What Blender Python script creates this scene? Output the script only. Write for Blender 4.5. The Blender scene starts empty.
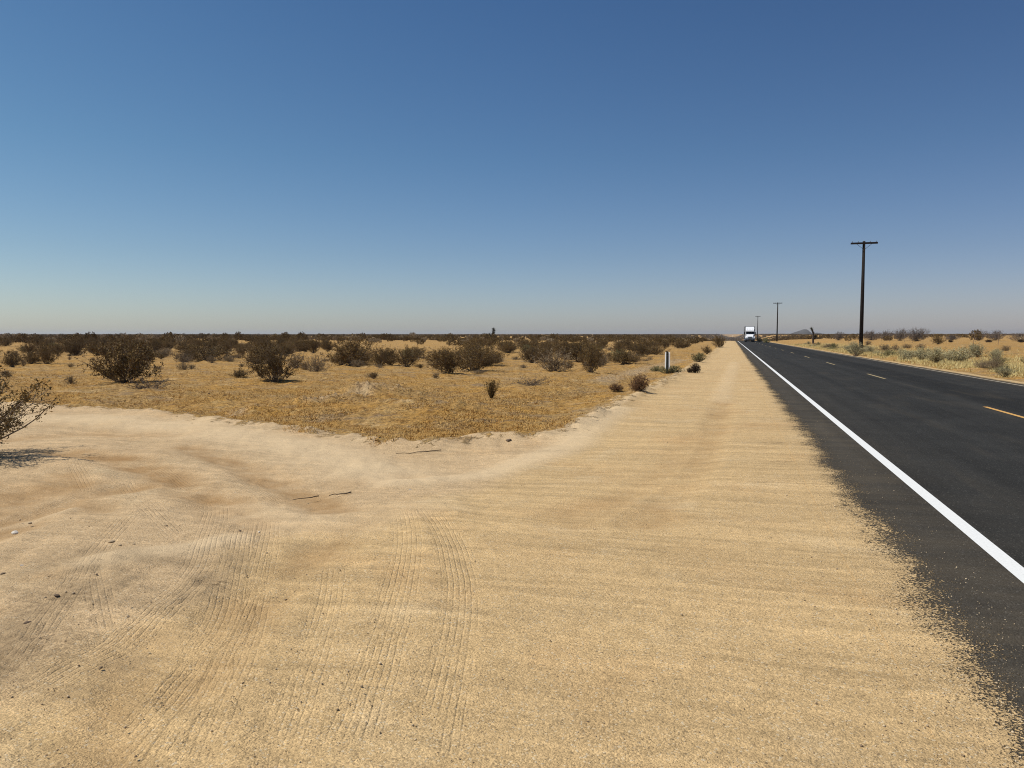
import bpy, math, random
import numpy as np
from mathutils import Vector, Matrix

random.seed(7)
rng = np.random.default_rng(11)
R = math.radians
SC = bpy.context.scene
COL = SC.collection

# ------------------------------------------------------------------ camera model
F, CX, CY = 760.0, 512.0, 384.0
YAW, PITCH, EYE = R(16.08), math.atan(50 / 760.0), 1.63
fwd = np.array([-math.sin(YAW) * math.cos(PITCH), math.cos(YAW) * math.cos(PITCH), -math.sin(PITCH)])
rgt = np.array([math.cos(YAW), math.sin(YAW), 0.0])
upv = np.cross(rgt, fwd)
HF = np.array([-math.sin(YAW), math.cos(YAW)])           # horizontal view direction
HR = np.array([math.cos(YAW), math.sin(YAW)])

# ------------------------------------------------------------------ numpy noise
def _hash(ix, iy, seed):
    h = (ix.astype(np.int64) * 374761393 + iy.astype(np.int64) * 668265263 + seed * 982451653) & 0xFFFFFFFF
    h = ((h ^ (h >> 13)) * 1274126177) & 0xFFFFFFFF
    h = h ^ (h >> 16)
    return (h & 0xFFFFFF) / float(0xFFFFFF)

def vnoise(x, y, seed=0):
    ix, iy = np.floor(x), np.floor(y)
    fx, fy = x - ix, y - iy
    u, v = fx * fx * fx * (fx * (fx * 6 - 15) + 10), fy * fy * fy * (fy * (fy * 6 - 15) + 10)
    a, b = _hash(ix, iy, seed), _hash(ix + 1, iy, seed)
    c, d = _hash(ix, iy + 1, seed), _hash(ix + 1, iy + 1, seed)
    return (a + (b - a) * u) * (1 - v) + (c + (d - c) * u) * v - 0.5

def fbm(x, y, octv=4, seed=0, gain=0.5):
    s, a, n = 0, 1.0, 0
    for o in range(octv):
        s = s + a * vnoise(x * 2 ** o + 17.3 * o, y * 2 ** o - 9.1 * o, seed + o)
        n += a
        a *= gain
    return s / n

def sstep(a, b, x):
    t = np.clip((x - a) / (b - a), 0, 1)
    return t * t * (3 - 2 * t)

# ------------------------------------------------------------------ ground shape
def profile(y):
    y = np.asarray(y, float)
    z = -0.0023 * np.clip(y, -60, None)
    k = 235.0
    over = np.clip(y - k, 0, None)
    z = z - 0.013 * (np.sqrt(over ** 2 + 60 ** 2) - 60) * (over > 0)
    return -np.where(-z > 10, 10 + 3 * (1 - np.exp(-(-z - 10) / 3)), -z)

def flat_at(px, py, z=0.0):
    d = fwd * F + rgt * (px - CX) + upv * (CY - py)
    t = (EYE - z) / -d[2]
    return np.array([d[0] * t, d[1] * t])

# edge of the cleared sand, traced where it lies on the ground
EDGE_PX = [(-60, 398), (0, 399), (60, 400), (150, 405), (230, 416), (300, 421), (350, 428), (390, 433), (430, 434),
           (480, 430), (530, 430), (565, 427), (590, 415), (622, 399), (655, 384), (690, 366), (706, 356)]
EDGE = [flat_at(*p) for p in EDGE_PX]
EDGE = [EDGE[0] + np.array([-60., -10.])] + EDGE + [np.array([-1.9, 130.]), np.array([-1.5, 400.]), np.array([-1.5, 3000.])]
EDGE = np.array(EDGE)
POLY = np.vstack([EDGE, [[40, 3000], [40, -80], [-120, -80]]])

def inside(x, y, poly):
    res = np.zeros(x.shape, bool)
    n = len(poly)
    for i in range(n):
        x1, y1 = poly[i]
        x2, y2 = poly[(i + 1) % n]
        if y1 == y2:
            continue
        c = (y1 > y) != (y2 > y)
        xi = (x2 - x1) * (y - y1) / (y2 - y1) + x1
        res ^= c & (x < xi)
    return res

def poly_dist(x, y, pts):
    best = np.full(x.shape, 1e9)
    off = np.zeros(x.shape)
    for (x1, y1), (x2, y2) in zip(pts[:-1], pts[1:]):
        dx, dy = x2 - x1, y2 - y1
        L = math.hypot(dx, dy)
        t = np.clip(((x - x1) * dx + (y - y1) * dy) / (L * L), 0, 1)
        d = np.hypot(x - x1 - t * dx, y - y1 - t * dy)
        m = d < best
        best = np.where(m, d, best)
        off = np.where(m, ((x - x1) * dy - (y - y1) * dx) / L, off)
    return best, off

def natural(x, y):
    """signed metres into untouched desert (positive) from the graded sand (negative)"""
    near, _ = poly_dist(x, y, EDGE)
    s = np.where(inside(x, y, POLY), -near, near)
    right = x - 9.9
    return np.where(x > 6, right, s)

MOUNDS = [(374, 389, 1.0, 0.6, 0.50, 0.45), (340, 394, 0.6, 0.45, 0.30, 0.8), (312, 397, .5, .35, .2, .6), (242, 401, 0.7, 0.35, 0.16, 0.2), (395, 400, 1.4, 0.5, 0.14, 0.0),
          (460, 405, 1.6, 0.6, 0.12, 0.1), (590, 414, 1.4, 0.3, 0.06, 1.15), (650, 383, 4.0, 0.4, 0.06, 1.35)]
MOUNDS = [(*flat_at(a, b), c, d, e, g) for a, b, c, d, e, g in MOUNDS]

def height(x, y, fine=True):
    x, y = np.asarray(x, float), np.asarray(y, float)
    dist = np.hypot(x, y)
    pr = profile(y)
    lat = np.abs(x - 4.5)
    wr = 1 - sstep(10, 70, lat)
    side = np.where(x > 4.5, 0.62 * sstep(11.5, 24, x) , -0.10)
    z = pr * wr + (1 - wr) * (-0.12 - 0.0006 * np.clip(y, 0, 300)) + np.where(x > 4.5, side, side * sstep(3, 9, -x))
    nat = natural(x, y)
    off_road = sstep(0.25, -1.2, x) + sstep(10.4, 12.5, x)
    # broad swells
    z = z + 0.16 * fbm(x / 7.0, y / 7.0, 3, 3) * off_road * sstep(2.0, 7.0, dist) * np.where(nat < 0, 0.75, 1.0)
    z = z + 1.4 * fbm(x / 90.0, y / 90.0, 3, 8) * sstep(25, 120, lat) * sstep(60, 200, dist)
    # swale between the turnout and the shoulder
    cx, cy = flat_at(395, 452)
    z = z - 0.20 * np.exp(-(((x - cx) / 4.2) ** 2 + ((y - cy) / 3.0) ** 2)) * off_road
    cx, cy = flat_at(90, 455)
    z = z + 0.14 * np.exp(-(((x - cx) / 2.6) ** 2 + ((y - cy) / 2.0) ** 2))
    # low windrow along the graded edge with a shallow ditch behind it
    left = (x < 2) & (y > 9)
    z = z + np.where(left, np.exp(-((nat + 0.05) / 0.35) ** 2) * (0.06 + 0.12 * vnoise(x * 1.3, y * 1.3, 5) + 0.10 * fbm(x / 0.25, y / 0.25, 2, 19)), 0)
    z = z - np.where(left, 0.16 * np.exp(-((nat - 1.6) / 1.1) ** 2) * sstep(8, 14, y), 0)
    z = z + np.where(x > 8, 0.10 * np.exp(-((nat - 1.4) / 0.7) ** 2) * (0.5 + 2 * vnoise(x * .7, y * .4, 6)), 0)
    for mx, my, a, b, h, ang in MOUNDS:
        c, s = math.cos(ang), math.sin(ang)
        u, v = (x - mx) * c + (y - my) * s, -(x - mx) * s + (y - my) * c
        g = np.exp(-((u / a) ** 2 + (v / b) ** 2))
        z = z + h * g * (0.8 + 2.2 * fbm(x * 2.6, y * 2.6, 4, 21, 0.65))
    if fine:
        w = sstep(-0.1, 0.5, nat) * (1 - sstep(80, 300, dist))
        z = z + w * (0.13 * fbm(x / 0.9, y / 0.9, 3, 31) + 0.10 * fbm(x / 0.26, y / 0.26, 2, 41))
        ws = sstep(0.1, -0.4, nat) * off_road * (1 - sstep(20, 60, dist))
        z = z + ws * 0.030 * fbm(x / 0.8, y / 0.8, 3, 51)
    # bed under the road sheet
    tn = off_road * sstep(0.2, -0.5, nat) * sstep(-0.2, -1.5, x * HR[0] + y * HR[1] - 0.10 * dist) * (1 - sstep(18, 30, dist))
    u, v = x * 0.45 - y * 0.89, x * 0.89 + y * 0.45
    z = z + tn * (0.075 * fbm(u / 2.6, v / 0.7, 3, 55) + 0.022 * fbm(x / 0.16, y / 0.16, 2, 57))
    bed = sstep(0.86, 1.05, x) * (1 - sstep(9.5, 9.8, x))
    z = z - bed * (0.03 + 0.10 * sstep(60, 200, dist) + 0.4 * sstep(250, 500, dist))
    return z

def at(px, py):
    z = 0.0
    for _ in range(25):
        p = flat_at(px, py, z)
        z = 0.5 * z + 0.5 * float(height(p[0], p[1], False))
    p = flat_at(px, py, z)
    return float(p[0]), float(p[1]), float(height(p[0], p[1]))

def at_depth(px, Z):
    k = (px - CX) / F * Z
    p = HF * Z + HR * k
    return float(p[0]), float(p[1]), float(height(p[0], p[1]))

def depth(x, y):
    return x * HF[0] + y * HF[1]

# ------------------------------------------------------------------ mesh / object helpers
def mesh_np(name, verts, faces, mats=(), mat_idx=None, smooth=False, attrs=None):
    me = bpy.data.meshes.new(name)
    verts = np.asarray(verts, np.float32)
    if isinstance(faces, np.ndarray):
        nf, k = faces.shape
        me.vertices.add(len(verts))
        me.vertices.foreach_set('co', verts.ravel())
        me.loops.add(nf * k)
        me.loops.foreach_set('vertex_index', faces.astype(np.int32).ravel())
        me.polygons.add(nf)
        me.polygons.foreach_set('loop_start', np.arange(0, nf * k, k, dtype=np.int32))
        me.polygons.foreach_set('loop_total', np.full(nf, k, np.int32))
    else:
        me.from_pydata(verts.tolist(), [], faces)
    for m in mats:
        me.materials.append(m)
    if mat_idx is not None:
        me.polygons.foreach_set('material_index', np.asarray(mat_idx, np.int32))
    if smooth:
        me.polygons.foreach_set('use_smooth', np.ones(len(me.polygons), bool))
    me.update(calc_edges=True)
    me.validate()
    if attrs:
        for k2, arr in attrs.items():
            a = me.attributes.new(k2, 'FLOAT', 'POINT')
            a.data.foreach_set('value', np.asarray(arr, np.float32))
    return me

def tag(o, label=None, cat=None, group=None, kind=None):
    if label: o['label'] = label
    if cat: o['category'] = cat
    if group: o['group'] = group
    if kind: o['kind'] = kind
    return o

def link(name, me, parent=None):
    o = bpy.data.objects.new(name, me)
    COL.objects.link(o)
    if parent is not None:
        o.parent = parent
    return o

def empty(name, loc, rz=0.0):
    o = link(name, None)
    o.location = loc
    o.rotation_euler = (0, 0, rz)
    o.empty_display_size = 0.2
    return o

class MB:
    """collects primitive shapes into one mesh"""
    def __init__(s):
        s.v, s.f = [], []
    def add(s, v, f):
        n = len(s.v)
        s.v += [tuple(map(float, p)) for p in v]
        s.f += [tuple(i + n for i in q) for q in f]
        return s
    def box(s, x0, x1, y0, y1, z0, z1, bev=0.0):
        if bev <= 0:
            v = [(x, y, z) for z in (z0, z1) for y in (y0, y1) for x in (x0, x1)]
            return s.add(v, [(0, 2, 3, 1), (4, 5, 7, 6), (0, 1, 5, 4), (2, 6, 7, 3), (0, 4, 6, 2), (1, 3, 7, 5)])
        b = bev
        rows = [(z0, b), (z0 + b, 0), (z1 - b, 0), (z1, b)]
        v, f = [], []
        for z, i in rows:
            v += [(x0 + b + i, y0 + i, z), (x1 - b - i, y0 + i, z), (x1 - i, y0 + b + i, z), (x1 - i, y1 - b - i, z),
                  (x1 - b - i, y1 - i, z), (x0 + b + i, y1 - i, z), (x0 + i, y1 - b - i, z), (x0 + i, y0 + b + i, z)]
        for r in range(3):
            for k in range(8):
                a = r * 8 + k; c = r * 8 + (k + 1) % 8
                f.append((a, c, c + 8, a + 8))
        f.append(tuple(range(7, -1, -1))); f.append(tuple(range(24, 32)))
        return s.add(v, f)
    def tube(s, pts, rads, n=8, cap=True):
        pts = [Vector(p) for p in pts]
        v, f = [], []
        ref = Vector((0.3, 0.2, 1)) if abs((pts[-1] - pts[0]).normalized().z) < 0.9 else Vector((1, 0.1, 0))
        for i, p in enumerate(pts):
            d = (pts[min(i + 1, len(pts) - 1)] - pts[max(i - 1, 0)]).normalized()
            a = d.cross(ref).normalized(); b = d.cross(a)
            for k in range(n):
                t = 2 * math.pi * k / n
                v.append(p + (a * math.cos(t) + b * math.sin(t)) * rads[i])
        for i in range(len(pts) - 1):
            for k in range(n):
                q = (k + 1) % n
                f.append((i * n + k, i * n + q, (i + 1) * n + q, (i + 1) * n + k))
        if cap:
            f.append(tuple(range(n - 1, -1, -1)))
            f.append(tuple(range((len(pts) - 1) * n, len(pts) * n)))
        return s.add(v, f)
    def prism(s, prof, x0, x1):
        """profile in (y,z), extruded along x"""
        n = len(prof)
        v = [(x0, y, z) for y, z in prof] + [(x1, y, z) for y, z in prof]
        f = [(i, (i + 1) % n, n + (i + 1) % n, n + i) for i in range(n)]
        return s.add(v, f + [tuple(range(n - 1, -1, -1)), tuple(range(n, 2 * n))])
    def build(s, name, mat, parent=None, smooth=False):
        me = bpy.data.meshes.new(name)
        me.from_pydata(s.v, [], s.f)
        me.materials.append(mat)
        if smooth:
            me.polygons.foreach_set('use_smooth', np.ones(len(me.polygons), bool))
        me.update()
        import bmesh
        bm = bmesh.new(); bm.from_mesh(me)
        bmesh.ops.recalc_face_normals(bm, faces=bm.faces)
        bm.to_mesh(me); bm.free()
        return link(name, me, parent)

# ------------------------------------------------------------------ material helpers
class NT:
    def __init__(s, name):
        s.m = bpy.data.materials.new(name)
        s.m.use_nodes = True
        s.t = s.m.node_tree
        s.t.nodes.clear()
        s.out = s.n('ShaderNodeOutputMaterial')
        s.bsdf = s.n('ShaderNodeBsdfPrincipled')
        s.l(s.bsdf.outputs[0], s.out.inputs[0])
    def n(s, typ, **kw):
        nd = s.t.nodes.new(typ)
        for k, v in kw.items():
            setattr(nd, k, v)
        return nd
    def l(s, a, b):
        s.t.links.new(a, b)
    def put(s, sock, val):
        if hasattr(val, 'is_linked') or isinstance(val, bpy.types.NodeSocket):
            s.l(val, sock)
        else:
            sock.default_value = val
    def math(s, op, a, b=0.0, c=None, clamp=False):
        nd = s.n('ShaderNodeMath', operation=op, use_clamp=clamp)
        s.put(nd.inputs[0], a); s.put(nd.inputs[1], b)
        if c is not None: s.put(nd.inputs[2], c)
        return nd.outputs[0]
    def ramp(s, v, a, b, lo=0.0, hi=1.0, smooth=True):
        nd = s.n('ShaderNodeMapRange', interpolation_type='SMOOTHSTEP' if smooth else 'LINEAR')
        s.put(nd.inputs[0], v)
        for i, q in enumerate((a, b, lo, hi)):
            s.put(nd.inputs[i + 1], q)
        return nd.outputs[0]
    def mix(s, f, a, b, mode='MIX'):
        nd = s.n('ShaderNodeMix', data_type='RGBA', blend_type=mode)
        s.put(nd.inputs[0], f)
        for sock, v in ((nd.inputs[6], a), (nd.inputs[7], b)):
            s.put(sock, (*v, 1.0) if isinstance(v, tuple) and len(v) == 3 else v)
        return nd.outputs[2]
    def scale(s, col, k):
        """multiply a colour by a scalar socket"""
        nd = s.n('ShaderNodeVectorMath', operation='SCALE')
        s.put(nd.inputs[0], col); s.put(nd.inputs[3], k)
        return nd.outputs[0]
    def pos(s, scale=(1, 1, 1), rot=0.0):
        tc = s.n('ShaderNodeTexCoord')
        mp = s.n('ShaderNodeMapping')
        mp.inputs['Scale'].default_value = scale
        mp.inputs['Rotation'].default_value = (0, 0, rot)
        s.l(tc.outputs['Object'], mp.inputs[0])
        return mp.outputs[0]
    def noise(s, vec, scale, detail=4, rough=0.55, dist=0.0):
        nd = s.n('ShaderNodeTexNoise')
        s.l(vec, nd.inputs['Vector'])
        nd.inputs['Scale'].default_value = scale
        nd.inputs['Detail'].default_value = detail
        nd.inputs['Roughness'].default_value = rough
        nd.inputs['Distortion'].default_value = dist
        return nd.outputs['Fac']
    def voro(s, vec, scale, feat='F1'):
        nd = s.n('ShaderNodeTexVoronoi', feature=feat)
        s.l(vec, nd.inputs['Vector'])
        nd.inputs['Scale'].default_value = scale
        return nd
    def attr(s, name):
        nd = s.n('ShaderNodeAttribute', attribute_name=name)
        return nd.outputs['Fac']
    def bump(s, h, strength=1.0, dist=1.0):
        nd = s.n('ShaderNodeBump')
        nd.inputs['Strength'].default_value = strength
        nd.inputs['Distance'].default_value = dist
        s.l(h, nd.inputs['Height'])
        s.l(nd.outputs[0], s.bsdf.inputs['Normal'])
    def done(s, col, rough=0.9, spec=0.2):
        s.put(s.bsdf.inputs['Base Color'], (*col, 1.0) if isinstance(col, tuple) else col)
        s.put(s.bsdf.inputs['Roughness'], rough)
        s.bsdf.inputs['Specular IOR Level'].default_value = spec
        return s.m

def simple(name, col, rough=0.6, spec=0.4, var=0.15, nscale=6.0, metal=0.0):
    t = NT(name)
    v = t.noise(t.pos(), nscale, 5, 0.6)
    k = t.ramp(v, 0.3, 0.7, 1 - var, 1 + var, False)
    t.bsdf.inputs['Metallic'].default_value = metal
    return t.done(t.scale((*col,), k) if False else t.scale(col, k), rough, spec)

SAND_Y = (0.552, 0.378, 0.184)
SAND_G = (0.530, 0.372, 0.205)

def sand_colour(t, grey):
    """graded decomposed-granite sand: broad tone, streaks, coarse grains"""
    p = t.pos()
    base = t.mix(grey, SAND_Y, SAND_G)
    warm = t.ramp(t.noise(p, 0.55, 5, 0.6, 0.4), 0.50, 0.72)
    base = t.mix(t.math('MULTIPLY', warm, 0.55), base, (0.50, 0.305, 0.135))
    pale = t.ramp(t.noise(p, 0.9, 6, 0.62), 0.52, 0.75)
    base = t.mix(t.math('MULTIPLY', pale, 0.5), base, (0.60, 0.455, 0.265))
    st = t.noise(t.pos((0.22, 3.0, 1), R(-9)), 1.1, 8, 0.68, 0.5)
    base = t.scale(base, t.ramp(st, 0.28, 0.72, 0.76, 1.17, False))
    s2 = t.noise(t.pos((0.5, 8.0, 1), R(-13)), 1.4, 6, 0.7, 0.3)
    base = t.scale(base, t.ramp(s2, 0.3, 0.7, 0.86, 1.12, False))
    md = t.noise(p, 7.0, 5, 0.7)
    base = t.scale(base, t.ramp(md, 0.25, 0.75, 0.86, 1.13, False))
    g = t.noise(p, 70.0, 3, 0.75)
    base = t.scale(base, t.ramp(g, 0.25, 0.75, 0.77, 1.23, False))
    v = t.voro(p, 110.0)
    sep = t.n('ShaderNodeSeparateColor'); t.l(v.outputs['Color'], sep.inputs[0])
    base = t.scale(base, t.ramp(sep.outputs[0], 0.0, 1.0, 0.80, 1.2, False))
    dark = t.ramp(sep.outputs[1], 0.965, 0.985)
    base = t.mix(t.math('MULTIPLY', dark, 0.5), base, (0.10, 0.075, 0.05))
    lite = t.ramp(sep.outputs[2], 0.94, 0.97)
    base = t.mix(t.math('MULTIPLY', lite, 0.6), base, (0.62, 0.52, 0.36))
    hgt = t.math('ADD', t.math('MULTIPLY', g, 0.012), t.math('MULTIPLY', v.outputs['Distance'], -0.004))
    hgt = t.math('ADD', hgt, t.math('MULTIPLY', md, 0.022))
    hgt = t.math('ADD', hgt, t.math('MULTIPLY', st, 0.03))
    hgt = t.math('ADD', hgt, t.math('MULTIPLY', s2, 0.02))
    return base, hgt

def mat_ground():
    t = NT('desert_ground')
    p = t.pos()
    nat, grey, tu, tw = t.attr('natural'), t.attr('grey'), t.attr('track_u'), t.attr('track_w')
    sand, hs = sand_colour(t, grey)
    # tyre prints: parallel grooves across the print plus cross lugs
    ph = t.math('MULTIPLY', tu, 2 * math.pi / 0.037)
    wob = t.math('MULTIPLY', t.noise(p, 2.0, 4, 0.6), 3.6)
    gr = t.math('SINE', t.math('ADD', ph, wob))
    gr = t.math('POWER', t.math('MULTIPLY_ADD', gr, 0.5, 0.5), 5.0)
    brk = t.math('MULTIPLY', t.ramp(t.noise(p, 1.3, 5, 0.7), 0.30, 0.54), t.ramp(t.noise(p, 5.0, 5, 0.75), 0.26, 0.50))
    amp = t.math('MULTIPLY', t.math('MULTIPLY', gr, tw), brk)
    hs = t.math('ADD', hs, t.math('MULTIPLY', amp, -0.0044))
    sw, pal = t.attr('sweep'), t.attr('pale')
    sn = t.ramp(t.noise(p, 1.3, 6, 0.65), 0.25, 0.7)
    sand = t.mix(t.math('MULTIPLY', t.math('MULTIPLY', sw, sn), 1.0), sand, (0.345, 0.20, 0.082))
    sand = t.mix(t.math('MULTIPLY', pal, 0.65), sand, (0.65, 0.49, 0.295))
    dk = t.math('MULTIPLY', t.attr('dim'), t.ramp(t.noise(p, 2.5, 6, 0.7), 0.32, 0.62))
    sand = t.mix(t.math('MULTIPLY', dk, 0.75), sand, (0.29, 0.205, 0.115))
    dark_mark = t.attr('dark_mark')
    mark_fac = t.math('MULTIPLY', dark_mark, t.ramp(t.noise(t.pos((1, 1, 1)), 16.0, 5, 0.7), 0.42, 0.6))
    sand = t.mix(mark_fac, sand, (0.13, 0.085, 0.045))  # dark marks coloured into the sand, broken up by noise
    # untouched desert: crust, dry annual grass litter, darker crumbs
    a = t.noise(p, 0.35, 5, 0.6)
    b = t.noise(p, 2.6, 7, 0.7, 0.3)
    c = t.noise(p, 11.0, 6, 0.75)
    d = t.noise(p, 38.0, 3, 0.7)
    n1 = t.mix(t.ramp(a, 0.36, 0.64), (0.47, 0.258, 0.066), (0.42, 0.26, 0.098))
    n1 = t.mix(t.math('MULTIPLY', t.ramp(b, 0.52, 0.70), 0.8), n1, (0.56, 0.385, 0.165))
    n1 = t.mix(t.math('MULTIPLY', t.ramp(b, 0.48, 0.32), 0.85), n1, (0.22, 0.105, 0.026))
    e1 = t.noise(t.pos((0.7, 1.6, 1), R(20)), 0.75, 7, 0.68, 0.5)
    n1 = t.mix(t.math('MULTIPLY', t.ramp(e1, 0.50, 0.66), 0.8), n1, (0.30, 0.205, 0.115))
    n1 = t.mix(t.math('MULTIPLY', t.ramp(e1, 0.44, 0.32), 0.6), n1, (0.54, 0.38, 0.20))
    n1 = t.mix(t.math('MULTIPLY', t.attr('pale'), 0.75), n1, (0.52, 0.385, 0.235))
    n1 = t.scale(n1, t.ramp(c, 0.28, 0.72, 0.30, 1.62, False))
    n1 = t.scale(n1, t.ramp(d, 0.25, 0.75, 0.7, 1.3, False))
    n1 = t.mix(t.math('MULTIPLY', t.ramp(c, 0.45, 0.35), 0.8), n1, (0.10, 0.05, 0.018))
    hn = t.math('ADD', t.math('MULTIPLY', c, 0.11), t.math('MULTIPLY', d, 0.03))
    f = t.math('ADD', nat, t.math('MULTIPLY', t.math('SUBTRACT', b, 0.5), 3.2))
    f = t.math('ADD', f, t.math('MULTIPLY', t.math('SUBTRACT', c, 0.5), 0.9))
    f = t.ramp(f, -0.10, 0.16)
    col = t.mix(f, sand, n1)
    nd = t.n('ShaderNodeMix', data_type='FLOAT')
    t.l(f, nd.inputs[0]); t.l(hs, nd.inputs[2]); t.l(hn, nd.inputs[3])
    t.bump(nd.outputs[0], 0.85, 1.0)
    return t.done(col, 0.95, 0.1)

def mat_road():
    t = NT('asphalt')
    p = t.pos()
    tc = t.n('ShaderNodeTexCoord')
    sx = t.n('ShaderNodeSeparateXYZ'); t.l(tc.outputs['Object'], sx.inputs[0])
    X = sx.outputs[0]
    sand, hs = sand_colour(t, 0.0)
    v = t.voro(p, 95.0)
    sep = t.n('ShaderNodeSeparateColor'); t.l(v.outputs['Color'], sep.inputs[0])
    lane = t.noise(t.pos((2.2, 0.03, 1)), 1.0, 4, 0.6)
    blot = t.noise(p, 0.8, 6, 0.65)
    k = t.ramp(lane, 0.3, 0.7, 0.78, 1.25, False)
    col = t.scale((0.027, 0.0258, 0.0228), k)
    col = t.scale(col, t.math('SUBTRACT', 1.0, t.math('MULTIPLY', t.ramp(t.math('ABSOLUTE', t.math('SUBTRACT', t.math('ADD', X, t.math('MULTIPLY', blot, 0.5)), 6.9)), 1.0, 0.4), 0.28)))
    col = t.scale(col, t.ramp(blot, 0.3, 0.7, 0.82, 1.22, False))
    col = t.scale(col, t.ramp(sep.outputs[0], 0, 1, 0.7, 1.35, False))
    pale = t.ramp(sep.outputs[1], 0.955, 0.975)
    col = t.mix(t.math('MULTIPLY', pale, 0.5), col, (0.13, 0.12, 0.105))
    # dust dragged across from the shoulder
    du = t.math('MULTIPLY', t.ramp(X, 3.4, 1.1), t.ramp(t.noise(t.pos((0.5, 2.6, 1), R(-12)), 1.1, 6, 0.65), 0.3, 0.75, 0.35, 1.0))
    ins = t.ramp(X, 2.05, 1.86)
    du = t.math('MULTIPLY', du, t.math('ADD', 0.05, t.math('MULTIPLY', ins, 0.11)))
    du2 = t.math('MULTIPLY', t.ramp(X, 8.6, 9.5), 0.14)
    swp = t.math('MULTIPLY', t.ramp(t.noise(t.pos((1.4, 0.22, 1), R(14)), 0.9, 5, 0.6, 0.8), 0.50, 0.78), 0.055)
    col = t.mix(t.math('ADD', t.math('ADD', du, du2), swp, clamp=True), col, (0.36, 0.27, 0.16))
    # ragged edge where sand spills over the mat, grain by grain
    big = t.noise(p, 1.1, 4, 0.6)
    mid = t.noise(p, 9.0, 4, 0.7)
    gr = t.noise(p, 62.0, 2, 0.75)
    e = t.math('ADD', X, t.math('MULTIPLY', t.math('SUBTRACT', big, 0.5), 0.55))
    e = t.math('ADD', e, t.math('MULTIPLY', t.math('SUBTRACT', mid, 0.5), 0.4))
    e = t.math('ADD', e, t.math('MULTIPLY', t.math('SUBTRACT', gr, 0.5), 0.95))
    f = t.ramp(e, 1.26, 1.14)
    e2 = t.math('ADD', t.math('SUBTRACT', X, 18.7), 0.0)
    eR = t.math('SUBTRACT', t.math('ADD', e, 0.0), 9.45)
    f2 = t.ramp(eR, -0.05, 0.05)
    f = t.math('MAXIMUM', f, f2)
    col = t.mix(f, col, sand)
    h = t.math('ADD', t.math('MULTIPLY', v.outputs['Distance'], -0.006), t.math('MULTIPLY', f, 0.008))
    h = t.math('ADD', h, t.math('MULTIPLY', t.math('MULTIPLY', hs, f), 1.0))
    t.bump(h, 0.8, 1.0)
    return t.done(col, 0.93, 0.12)

def mat_paint(name, c):
    t = NT(name)
    p = t.pos()
    k = t.ramp(t.noise(p, 60, 3, 0.7), 0.2, 0.8, 0.85, 1.1, False)
    col = t.scale(c, k)
    wear = t.ramp(t.noise(p, 40.0, 6, 0.8), 0.60, 0.70)
    col = t.mix(t.math('MULTIPLY', wear, 0.55), col, (0.16, 0.13, 0.10))
    return t.done(col, 0.7, 0.3)

def mat_leaf(name, cols, trans=0.0):
    t = NT(name)
    oi = t.n('ShaderNodeObjectInfo')
    p = t.n('ShaderNodeNewGeometry')
    n = t.noise(p.outputs['Position'], 3.0, 4, 0.7)
    col = t.mix(t.ramp(n, 0.35, 0.65), cols[0], cols[1])
    col = t.mix(t.math('MULTIPLY', p.outputs['Random Per Island'], 0.6), col, cols[2])
    col = t.scale(col, t.ramp(oi.outputs['Random'], 0, 1, 0.75, 1.25, False))
    return t.done(col, 0.8, 0.15)

M = {}
M['ground'] = mat_ground()
M['road'] = mat_road()
M['white_paint'] = mat_paint('white_road_paint', (0.74, 0.735, 0.70))
M['dusty_paint'] = mat_paint('dusty_road_paint', (0.40, 0.34, 0.25))
M['yellow_paint'] = mat_paint('yellow_road_paint', (0.60, 0.33, 0.09))
M['faded_paint'] = mat_paint('faded_yellow_road_paint', (0.36, 0.27, 0.13))
M['creosote'] = mat_leaf('creosote_leaf', ((0.078, 0.044, 0.011), (0.118, 0.070, 0.019), (0.30, 0.195, 0.07)))
M['creosote_near'] = mat_leaf('olive_creosote_leaf', ((0.15, 0.092, 0.028), (0.20, 0.128, 0.042), (0.29, 0.20, 0.075)))
M['twig'] = mat_leaf('grey_twig', ((0.09, 0.062, 0.042), (0.15, 0.11, 0.08), (0.25, 0.20, 0.15)))
M['burro'] = mat_leaf('burrobush_leaf', ((0.19, 0.135, 0.075), (0.26, 0.19, 0.11), (0.34, 0.26, 0.15)))
M['sage'] = mat_leaf('sage_leaf', ((0.36, 0.32, 0.16), (0.45, 0.40, 0.22), (0.54, 0.46, 0.27)))
M['green'] = mat_leaf('saltbush_leaf', ((0.19, 0.175, 0.07), (0.25, 0.225, 0.095), (0.32, 0.27, 0.13)))
M['thistle'] = mat_leaf('dry_thistle', ((0.135, 0.068, 0.034), (0.19, 0.10, 0.05), (0.26, 0.15, 0.08)))
M['dark_thistle'] = mat_leaf('dark_dry_thistle', ((0.03, 0.02, 0.014), (0.05, 0.032, 0.02), (0.08, 0.05, 0.03)))
M['straw'] = mat_leaf('dry_grass', ((0.56, 0.325, 0.09), (0.62, 0.41, 0.15), (0.38, 0.20, 0.055)))
M['verge'] = mat_leaf('pale_verge_grass', ((0.55, 0.41, 0.16), (0.60, 0.49, 0.25), (0.44, 0.37, 0.15)))
M['bare'] = mat_leaf('bare_grey_branch', ((0.115, 0.085, 0.065), (0.16, 0.125, 0.10), (0.22, 0.18, 0.15)))
M['joshua'] = mat_leaf('joshua_blade', ((0.035, 0.04, 0.022), (0.055, 0.06, 0.032), (0.09, 0.085, 0.05)))
M['bark'] = simple('shaggy_bark', (0.065, 0.05, 0.04), 0.95, 0.1, 0.35, 14)
M['pole'] = simple('creosoted_timber', (0.022, 0.017, 0.014), 0.9, 0.15, 0.35, 9)
M['insul'] = simple('porcelain_insulator', (0.10, 0.07, 0.055), 0.3, 0.5, 0.1)
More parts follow.
